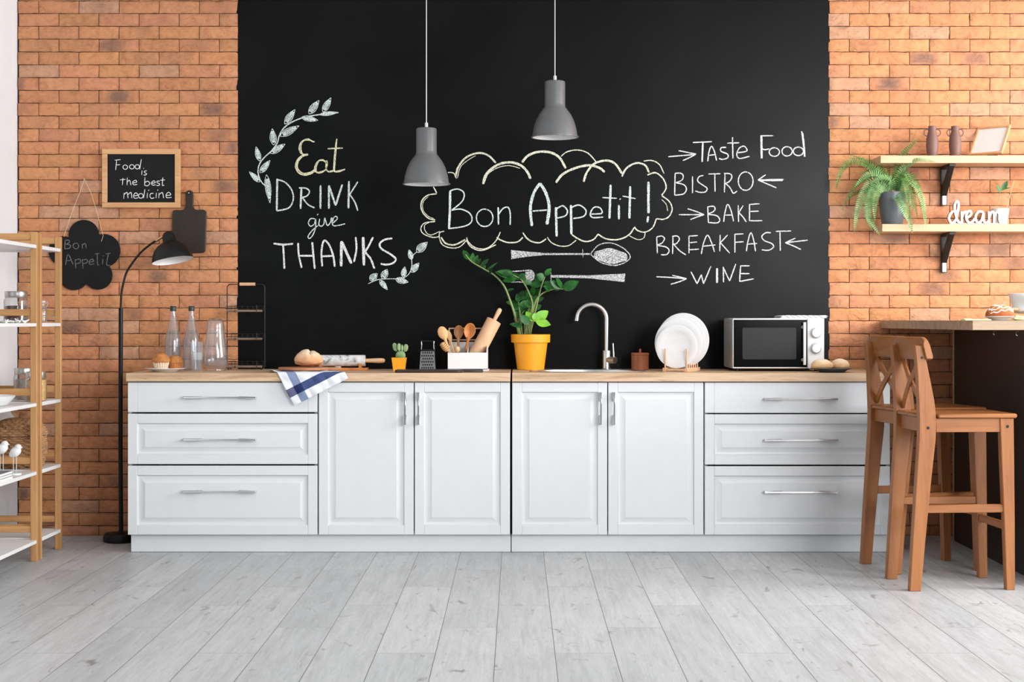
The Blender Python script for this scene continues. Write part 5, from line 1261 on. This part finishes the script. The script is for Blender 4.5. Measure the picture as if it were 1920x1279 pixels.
wall_shelf(1651, ZU, 'upper pale wooden wall shelf carrying the two vases')
wall_shelf(1654, ZLs, 'lower pale wooden wall shelf carrying the fern and the dream sign')
for px_, lb in ((1748, 'mauve two-handled vase, left one of the pair'), (1791, 'mauve two-handled vase, right one, nearer the photo frame')):
    Y = -.115; s_ = S(Y); X = (px_-VX)/s_; k = 1/s_
    t = thing('ceramic_vase', lb, 'vase', (X, Y, ZU), 'mauve vases on the upper shelf')
    g = MB(); g.lathe([(0, .0003), (8.2*k, .0003), (9*k, 1.5*k), (10.5*k, 10*k), (11.6*k, 22*k), (11*k, 34*k), (8.6*k, 44*k), (7.2*k, 49*k), (7.2*k, 54*k), (7.8*k, 57.5*k), (7.2*k, 57.8*k), (6.2*k, 54*k), (6.2*k, 48*k), (0, 46*k)], (X, Y, ZU), 36); g.build('vase_body', M['mauve'], t, smooth=60)
    for sg in (-1, 1):
        cx_, cz_ = X+sg*10.2*k, ZU+45.5*k; g = MB(); g.tube([(cx_+5.2*k*math.cos(R(18*i)), Y, cz_+6.2*k*math.sin(R(18*i))) for i in range(20)], 1.1*k, 8, closed=True); g.build('handle', M['mauve'], t)
# leaning photo frame
Y0 = -.115; th = R(-42); wv_, hv = .176, .180; le = R(34)
u_ = Vector((math.cos(th), math.sin(th), 0)); bk = Vector((-math.sin(th), math.cos(th), 0)); v_ = bk*math.sin(le)+Vector((0, 0, math.cos(le))); n_ = u_.cross(v_)
o0 = Vector(((1818-VX)/S(-.06), -.062, ZU+.0085))
t = thing('photo_frame', 'empty pale wooden photo frame leaning back on the upper shelf', 'frame', o0)
Mf = Matrix((u_, n_, v_)).transposed().to_4x4(); Mf.translation = o0      # local x along the bottom, y out of the front (or back), z up
yf = 1 if n_.y < 0 else -1
g = MB(); tk = .014*yf; b5 = .0095
for lo, hi in (((0, 0, 0), (wv_, tk, b5)), ((0, 0, hv-b5), (wv_, tk, hv)), ((0, 0, b5), (b5, tk, hv-b5)), ((wv_-b5, 0, b5), (wv_, tk, hv-b5))): g.box(lo, hi, .001, M=Mf)
g.build('frame_border', M['frame'], t)
MB().box((b5, .003*yf, b5), (wv_-b5, .006*yf, hv-b5), 0, M=Mf).build('white_sheet', M['page'], t, label='blank white sheet')
g = MB(); st0 = Mf @ Vector((wv_*.5, -.001*yf, hv*.6)); st1 = Vector((st0.x, st0.y, ZU+.001))+bk*.012; g.add([st0-u_*.02, st0+u_*.02, st1+u_*.03, st1-u_*.03, st0-u_*.02+bk*.003, st0+u_*.02+bk*.003, st1+u_*.03+bk*.003, st1-u_*.03+bk*.003], [(0, 1, 2, 3), (7, 6, 5, 4), (0, 4, 5, 1), (2, 6, 7, 3), (1, 5, 6, 2), (0, 3, 7, 4)]); g.build('stand', M['mdf'], t)

# fern
Y = -.105; s_ = S(Y); X = (1673-VX)/s_; k = 1/s_; hP = 61*k
t = thing('potted_fern', 'arching green fern in a dark grey pot at the lower shelf end', 'plant', (X, Y, ZLs))
g = MB(); g.lathe([(0, .0003), (18*k, .0003), (19.5*k, 2*k), (23*k, 22*k), (25*k, 45*k), (25.2*k, hP), (24.2*k, hP), (23.5*k, hP-6*k), (0, hP-7*k)], (X, Y, ZLs), 44); g.build('pot', M['greypot'], t, smooth=50)
MB().lathe([(23.4*k, hP-6*k), (10*k, hP-3*k), (0, hP-2.5*k)], (X, Y, ZLs), 24).build('soil', M['soil'], t)
G_ = conv((1540, 220), 3.997); rnd = random.Random(7)
def frond(path, y1, wd=1.0, pale=False):
    n_ = len(path); pts = []
    for i, p in enumerate(path):
        q_ = G_(p); u = i/(n_-1); pts.append(P(q_[0], q_[1], Y+(y1-Y)*min(1, u*1.5)))
    pts[0] = Vector((X+(pts[0].x-X)*.5, Y+rnd.uniform(-.02, .02), ZLs+hP-.012))
    sm = smooth_pts(pts, 12); L = sum((b_-a).length for a, b_ in zip(sm, sm[1:]))
    g = MB(); g.tube(sm, [.0014*(1-.7*i/len(sm)) for i in range(len(sm))], 5)
    acc = 0; nxt = .03; step = .0098
    face = Vector((rnd.uniform(-.5, .5), -1, rnd.uniform(.1, .7)))
    for a, b_ in zip(sm, sm[1:]):
        seg_ = (b_-a).length; tg = (b_-a).normalized()
        while acc+seg_ > nxt:
            p = a.lerp(b_, (nxt-acc)/seg_); u = nxt/L; ln = .027*wd*math.sin(math.pi*min(1, u*.84+.16)**.9)**.75 if u < .995 else .004
            nn = (face-tg*face.dot(tg)).normalized(); sd = tg.cross(nn)
            for sg in (-1, 1):
                d = (sd*sg+tg*.28-nn*(-.12)+Vector((rnd.uniform(-.1, .1), rnd.uniform(-.1, .1), -.12))).normalized()
                q_ = p+d*ln; wv2 = tg*.0034
                g.add([p-wv2*.7, p+wv2*.7, p+d*ln*.55+wv2+nn*.001, q_, p+d*ln*.55-wv2+nn*.001], [(0, 1, 2, 3, 4)])
            nxt += step
        acc += seg_
    g.build('frond', M['fernlight'] if pale else M['fern'], t, smooth=0)
for pth, y1, wd, pl in (
    ([(520,520),(420,420),(330,330),(220,282)], -.05, .7, 0), ([(500,500),(390,380),(240,325),(150,400),(108,545)], -.12, 1.1, 0),
    ([(500,520),(410,440),(300,480),(220,560),(158,690)], -.07, .65, 0), ([(500,530),(400,470),(310,580),(265,720),(248,870)], -.15, 1, 1),
    ([(510,540),(430,505),(365,600),(355,740),(440,885)], -.20, 1, 1), ([(520,530),(420,490),(350,620),(345,740),(385,860)], -.14, 1, 1),
    ([(550,500),(565,380),(615,270),(732,158)], -.12, .95, 0), ([(560,500),(620,400),(720,320),(857,335)], -.2, .8, 1),
    ([(560,510),(630,480),(700,510),(755,620),(785,845)], -.215, 1.05, 1), ([(550,520),(585,560),(640,690),(683,875)], -.225, 1.1, 1),
    ([(560,510),(640,430),(705,490),(740,600),(765,745)], -.19, .9, 0), ([(540,520),(560,600),(600,660),(655,790)], -.235, 1.1, 1),
    ([(560,500),(625,440),(680,560),(700,660),(722,755)], -.2, 1, 0), ([(520,500),(450,380),(405,340),(440,380)], -.06, .6, 0),
    ([(530,490),(500,400),(518,335)], -.06, .5, 0), ([(560,500),(600,390),(690,325)], -.13, .8, 1), ([(540,500),(580,430),(640,430),(690,560)], -.16, .9, 0),
    ([(500,520),(420,540),(300,550),(190,620)], -.05, .6, 0), ([(530,500),(430,430),(330,440),(250,520)], -.13, .9, 1), ([(540,500),(470,420),(380,400),(280,430)], -.1, .9, 0),
    ([(545,500),(560,420),(600,330),(660,250)], -.06, .8, 0), ([(520,530),(440,540),(400,640),(400,780)], -.2, .9, 1), ([(560,510),(600,520),(660,600),(690,700)], -.21, 1, 1),
    ([(540,520),(520,470),(450,450),(370,500)], -.18, .9, 1), ([(560,510),(610,450),(640,560),(655,680)], -.22, .9, 0)):
    frond(pth, y1, wd, pl)

# dream sign
YDm = -.165; T_ = conv((1700, 220), 5.814); wS = 25.5/5.814/S(YDm)
g = MB()
SK = [0]
def stroke3(pts, w_=wS, closed=False, t_=.015):
    p2 = [P(*T_(p), YDm) for p in pts]; p2 = smooth_pts(p2, 6, closed)
    vs = []; n_ = len(p2)
    for i, p in enumerate(p2):
        a = p2[(i-1) % n_] if closed or i else p2[i]; b_ = p2[(i+1) % n_] if closed or i < n_-1 else p2[i]; d = (b_-a).normalized(); nn = Vector((-d.z, 0, d.x))*w_/2
        for y_ in (-.00004*i-.0003*SK[0], t_): vs += [p+nn+Vector((0, y_, 0)), p-nn+Vector((0, y_, 0))]
    front = []; side = []; SK[0] += 1
    for i in range(n_ if closed else n_-1):
        j = (i+1) % n_; a, b_ = i*4, j*4
        front.append((a, b_, b_+1, a+1)); side += [(a+2, a+3, b_+3, b_+2), (a, a+2, b_+2, b_), (a+1, b_+1, b_+3, a+3)]
    if not closed: side += [(0, 1, 3, 2), ((n_-1)*4, (n_-1)*4+2, (n_-1)*4+3, (n_-1)*4+1)]
    n0 = len(g.v); g.v += vs
    for f in front: g.f.append(tuple(q_+n0 for q_ in f)); g.m.append(0)
    for f in side: g.f.append(tuple(q_+n0 for q_ in f)); g.m.append(1)
for s_ in ([(560,1030),(530,1012),(490,1030),(462,1085),(478,1135),(505,1142),(535,1110),(548,1060),(562,985),(566,930),(548,908),(528,935),(522,985),(535,1060),(555,1120),(578,1140),(598,1130)],
           [(600,1018),(602,1080),(604,1142)], [(604,1075),(622,1035),(648,1022),(655,1040)], [(640,1090),(680,1075),(702,1045),(698,1018),(670,1018),(650,1055),(652,1105),(680,1140),(715,1130),(740,1095)],
           [(838,1035),(812,1018),(778,1025),(752,1070),(758,1120),(782,1140),(815,1115),(838,1035),(838,1100),(848,1135),(872,1140),(890,1120)],
           [(895,1018),(898,1080),(900,1142)], [(900,1080),(918,1035),(940,1022),(952,1050),(952,1142)], [(952,1080),(972,1035),(995,1022),(1010,1050),(1010,1110),(1022,1138),(1045,1135)]): stroke3(s_)
lo = min(v.z for v in g.v); 
for v in g.v: v.z += ZLs+.0004-lo
g.box((P(*T_((470, 0)), YDm).x, YDm+.002, ZLs+.0004), (P(*T_((1040, 0)), YDm).x, YDm+.013, ZLs+.006), .001, mi=0)
setp(g.build('dream_sign', [M['white'], M['mdf']], loc=(P(*T_((740, 0)), YDm).x, YDm, ZLs), smooth=0), 'white cut-out lettering reading dream standing on the lower shelf', 'sign')
Y = -.085; s_ = S(Y); X = (1875-VX)/s_; k = 1/s_
t = thing('white_cup', 'white cup with a leafy sprig beside the dream sign', 'cup', (X, Y, ZLs))
g = MB(); g.lathe([(0, .0003), (13*k, .0003), (14*k, 1.5*k), (13.2*k, 3*k), (16.5*k, 29*k), (17*k, 31*k), (16.2*k, 31*k), (12.5*k, 4*k), (0, 3.5*k)], (X, Y, ZLs), 36); g.build('cup_body', M['ceramic'], t, smooth=50)
t2 = thing('leaf_sprig', 'thin sprig with two dark green leaves standing in the white cup', 'plant', (X, Y, ZLs+.02))
pq = lambda x_, y_: P(1700+x_/5.814, 220+y_/5.814, Y)
st = [pq(1000, 1090), pq(990, 960), pq(1010, 860), pq(1022, 805)]; MB().tube(smooth_pts(st, 4), .0011, 6).build('stem', M['zzstem'], t2)
for a, b_, wd, dy in (((1018, 820), (980, 738), 50, -.01), ((1035, 795), (1108, 690), 62, .01), ((1040, 790), (1140, 760), 14, .0)):
    g = MB(); A0, B0 = pq(*a), pq(*b_); B0.y += dy; g.leaf(A0, B0, wd/5.814*k, (.2, -1, .3), .2, .05, 8, .85); g.tube([pq(1020, 812), A0], .0008, 5); g.build('leaf', M['zz'], t2, smooth=60)
g = MB(); g.tube([pq(1060, 1110), pq(1168, 695)], .0016, 8)
setp(g.build('wooden_stick', M['pine'], loc=pq(1060, 1110)), 'thin pale wooden stick standing in the white cup', 'stick')

# ------------------------------------------------------------------ bar counter and what stands on it
ZBt = 1.1075
t = thing('bar_counter', 'dark bar counter with a pale oak top jutting out from the brick wall', 'counter', (2.6, -.8, 0))
MB().box((1.867, -1.60, ZBt-.040), (3.5, -.006, ZBt), .0015).build('counter_top', M['bartop'], t, label='pale oak counter top')
MB().box((2.196, -1.52, 0), (2.9, -.175, ZBt-.0405), .003).build('counter_base', M['bar'], t)
MB().box((2.190, -.178, .02), (2.2155, -.1745, ZBt-.041), 0).build('edge_strip', M['pine'], t)
for Yh, px_ in ((-.86, 1814), (-1.18, 1876)):
    xh = 2.196
    g = MB(); g.tube([(xh-.0005, Yh, ZBt-.05), (xh-.012, Yh, ZBt-.052), (xh-.014, Yh, ZBt-.062), (xh-.008, Yh, ZBt-.066)], .0028, 8); g.build('hook', M['chrome'], t)
Y = -1.28; bx = lambda px, Y: (px-VX)/S(Y)
small_plate(1874, Y, .066, ZBt, 'white plate under the glazed loaf on the bar counter', 'ceramic', 'plate', .018)
X = bx(1875, Y); g = MB()
g.blob((X, Y, ZBt+.022), (.062, .05, .044), .05, 2.6, 4, 40, shape=lambda v, d: Vector((v.x, v.y, (v.z if v.z > 0 else v.z*.35)+.0045*math.sin(d.x*9+d.y*3)*max(d.z, 0))))
t = thing('glazed_loaf', 'glossy brown loaf with pale icing on the bar counter', 'bread', (X, Y, ZBt+.012)); g.build('crust', M['braid'], t, smooth=60)
g = MB()
for i in range(6):
    a = R(-62+22*i); pts = []
    for j in range(11):
        u = -.8+1.6*j/10+.06*math.sin(i*2.1); q_ = math.sqrt(max(0, 1-u*u))
        pts.append((X+.062*u, Y+.0505*q_*math.sin(a+.25*u), ZBt+.0215+.0445*q_*math.cos(a+.25*u)+.0035*math.sin(j*1.9+i)*(.5+.5*q_)))
    g.tube(smooth_pts(pts, 3), .0026, 6)
g.build('icing', M['white'], t, smooth=60, label='pale icing stripes')
Y = -1.42; g = MB(); a, b_ = bx(1804, Y), bx(1852, Y); nx = 24; vs = []; fs = []
for sd in (0, 1):
    for j in range(7):
        for i in range(nx+1):
            u = i/nx; vs.append((a+(b_-a)*u+.01*j/6, Y-.05+.11*j/6, ZBt+.0005+sd*(.004+.0035*noise.noise(Vector((u*5, j*.6, 2)))+.004*math.exp(-((u-.12)/.1)**2))))
m_ = 7*(nx+1)
for j in range(6):
    for i in range(nx): o = j*(nx+1)+i; fs += [(o, o+nx+1, o+nx+2, o+1), (m_+o, m_+o+1, m_+o+nx+2, m_+o+nx+1)]
for i in range(nx): fs += [(i, i+1, m_+i+1, m_+i), (6*(nx+1)+i, m_+6*(nx+1)+i, m_+6*(nx+1)+i+1, 6*(nx+1)+i+1)]
for j in range(6): fs += [(j*(nx+1), m_+j*(nx+1), m_+(j+1)*(nx+1), (j+1)*(nx+1)), (j*(nx+1)+nx, (j+1)*(nx+1)+nx, m_+(j+1)*(nx+1)+nx, m_+j*(nx+1)+nx)]
g.add(vs, fs); setp(g.build('napkin', M['napkin'], loc=(a, Y, ZBt), smooth=60), 'folded pale yellow napkin left of the glazed loaf', 'napkin')
Y = -.95; X = bx(1942, Y); s_ = S(Y); k = 1/s_
t = thing('cake_stand', 'white footed cake stand behind the loaf at the right picture edge', 'stand', (X, Y, ZBt))
zc_ = P(0, 581.5, Y).z-ZBt
g = MB(); g.lathe([(0, .0003), (.07, .0003), (.068, .004), (.02, .010), (.016, zc_-.02), (.10, zc_-.014), (.118, zc_-.003), (.116, zc_), (.104, zc_-.006), (0, zc_-.007)], (X, Y, ZBt), 48); g.build('stand_body', M['ceramic'], t, smooth=45)
zc_ += ZBt-.0065
Yk = -.885; X2 = bx(1922, Yk); g = MB(); zk = zc_
t = thing('white_mug', 'wide white cup on the cake stand', 'cup', (X2, Yk, zk))
s2 = S(Yk); g.lathe([(0, .0003), (.042, .0003), (.046, .002), (.045, .007), (.052, .014), (.074, .082), (.071, .083), (.05, .018), (0, .012)], (X2, Yk, zk), 44); g.build('cup_body', M['ceramic'], t, smooth=45)
Y3 = -1.005; X3 = bx(1902, Y3); g = MB(); g.blob((X3, Y3, zk+.0085), (.024, .018, .0085), .15, 4, 3, 24)
setp(g.build('cookie', M['roll'], loc=(X3, Y3, zk), smooth=60), 'small pale cookie on the rim of the cake stand', 'cookie')
Y3 = -1.035; X3 = bx(1945, Y3); g = MB(); g.lathe([(0, .0003), (.028, .0003), (.03, .003), (.05, .022), (.058, .045), (.052, .068), (.03, .082), (.012, .086), (0, .086)], (X3, Y3, zk), 36)
setp(g.build('stoneware_pot', M['greyteapot'], loc=(X3, Y3, zk), smooth=60), 'round grey stoneware pot on the cake stand, cut by the picture edge', 'pot')
Y3 = -1.36; X3 = bx(1916, Y3); g = MB(); rnd = random.Random(3)
g.blob((X3, Y3, ZBt+.006), (.038, .03, .012), .35, 4, 6, 26, shape=lambda v, d: Vector((v.x, v.y, max(v.z, -.0055)+.012*max(0, -d.x)*max(d.z, 0))))
setp(g.build('napkin', M['napkin'], loc=(X3, Y3, ZBt), smooth=50), 'crumpled cream napkin right of the loaf', 'napkin')

# ------------------------------------------------------------------ bar stools
def stool(loc, rz, label):
    t = thing('bar_stool', label, 'stool', (0, 0, 0), 'wooden bar stools')
    SHt, hw = .725, .148
    def legp(pts, y, wy, nm):
        """side profile: (x centre, z, width) list; the leg is wy thick in y"""
        o_ = [(x+w_/2, z) for x, z, w_ in pts]+[(x-w_/2, z) for x, z, w_ in reversed(pts)]
        g = MB(); g.prism(o_, Matrix.Translation((0, y-wy/2, 0)), wy, .003); return g.build(nm, M['stool'], t)
    rear = [(-.198, 0, .046), (-.182, .22, .054), (-.163, .45, .062), (-.148, .62, .070), (-.146, .70, .072), (-.152, .78, .066), (-.164, .88, .050), (-.176, .96, .040), (-.183, 1.005, .034)]
    front = [(.203, 0, .036), (.198, .25, .044), (.190, .55, .054), (.186, .706, .058)]
    for sy in (-1, 1):
        l_ = legp(rear, sy*hw, .034, 'rear_leg'); legp(front, sy*hw, .034, 'front_leg')
        for (x_, z_) in ((-.146, .668), (.188, .672)):
            MB().tube([(x_, sy*(hw+.016), z_), (x_, sy*(hw+.0178), z_)], .0065, 12).build('screw_cap', M['blackmetal'], t)
        MB().tube([(-.172, sy*(hw+.016), .955), (-.172, sy*(hw+.0178), .955)], .0055, 12).build('screw_cap', M['blackmetal'], t)
        MB().box((-.11, sy*(hw)-.011, .649), (.16, sy*hw+.011, .7065), .002).build('side_apron', M['stool_x'], t)
        MB().box((-.16, sy*hw-.010, .318), (.178, sy*hw+.010, .352), .003).build('side_rail', M['stool_x'], t)
    M_y = M['stool_y']
    for x_ in (-.15, .186): MB().box((x_-.011, -hw+.016, .649), (x_+.011, hw-.016, .7065), .002).build('end_apron', M_y, t)
    MB().box((.181, -hw+.016, .245), (.201, hw-.016, .275), .003).build('footrest', M_y, t)
    # seat with rounded edges, notched round the rear legs, two boards
    for j, (y0_, y1_) in enumerate(((-.176, -.0012), (.0012, .176))):
        g = MB(); g.box((-.105, y0_, .707), (.226, y1_, SHt), .005); g.box((-.178, max(y0_, -hw+.0185), .707), (-.104, min(y1_, hw-.0185), SHt), .005); g.build('seat_board', M['stool_x'], t)
    # curved top rail
    vs = []; n_ = 16; prof = [(-.012, .945), (.012, .945), (.014, .955), (.013, 1.02), (.008, 1.036), (0, 1.04), (-.008, 1.036), (-.013, 1.02), (-.014, .955)]
    g = MB(); m_ = len(prof)
    for i in range(n_+1):
        y_ = -.182+.364*i/n_; bow = -.012*(1-(y_/.182)**2)
        e = min(i, n_-i); sh = 0 if e > 0 else .012
        for (dx, z) in prof:
            zz_ = z-(sh if z > 1.0 else -sh*.6); vs.append((-.152+bow+dx-(z-.99)*.18, y_, zz_))
    fs = [(i*m_+k_, i*m_+(k_+1) % m_, (i+1)*m_+(k_+1) % m_, (i+1)*m_+k_) for i in range(n_) for k_ in range(m_)]
    fs += [tuple(range(m_-1, -1, -1)), tuple(n_*m_+k_ for k_ in range(m_))]
    g.add(vs, fs); g.build('top_rail', M_y, t, smooth=50)
    for sg in (-1, 1):
        g = MB(); A0, B0 = Vector((-.158-.004*sg, -sg*.132, .955)), Vector((-.147-.004*sg, sg*.132, .742)); n2 = 10
        vs = []; d = (B0-A0).normalized(); pr = d.cross(Vector((1, 0, 0))).normalized()
        for i in range(n2+1):
            c_ = A0.lerp(B0, i/n2); c_.x += -.010*math.sin(math.pi*i/n2)
            for (a, b_) in ((-.004, -.013), (.004, -.013), (.004, .013), (-.004, .013)): vs.append(c_+Vector((a, 0, 0))+pr*b_)
        fs = [(i*4+k_, i*4+(k_+1) % 4, (i+1)*4+(k_+1) % 4, (i+1)*4+k_) for i in range(n2) for k_ in range(4)]+[(3, 2, 1, 0), tuple(n2*4+k_ for k_ in range(4))]
        g.add(vs, fs); g.build('cross_brace', M_y, t)
    t.location = loc; t.rotation_euler = (0, 0, rz); return t
M['stool_y'] = wood('stool_rail_wood', lin(154, 97, 52), lin(128, 76, 38), 1, 5, .42, 12)
s1 = stool((1.811, -1.447, 0), R(4.5), 'brown wooden bar stool with a crossed back, nearer one in full view')
s2 = copy_tree(s1); s2.location = (1.811, -1.0055, 0); s2.rotation_euler = (0, 0, R(12.5)); s2['label'] = 'brown wooden bar stool, farther one mostly hidden behind the other stool'
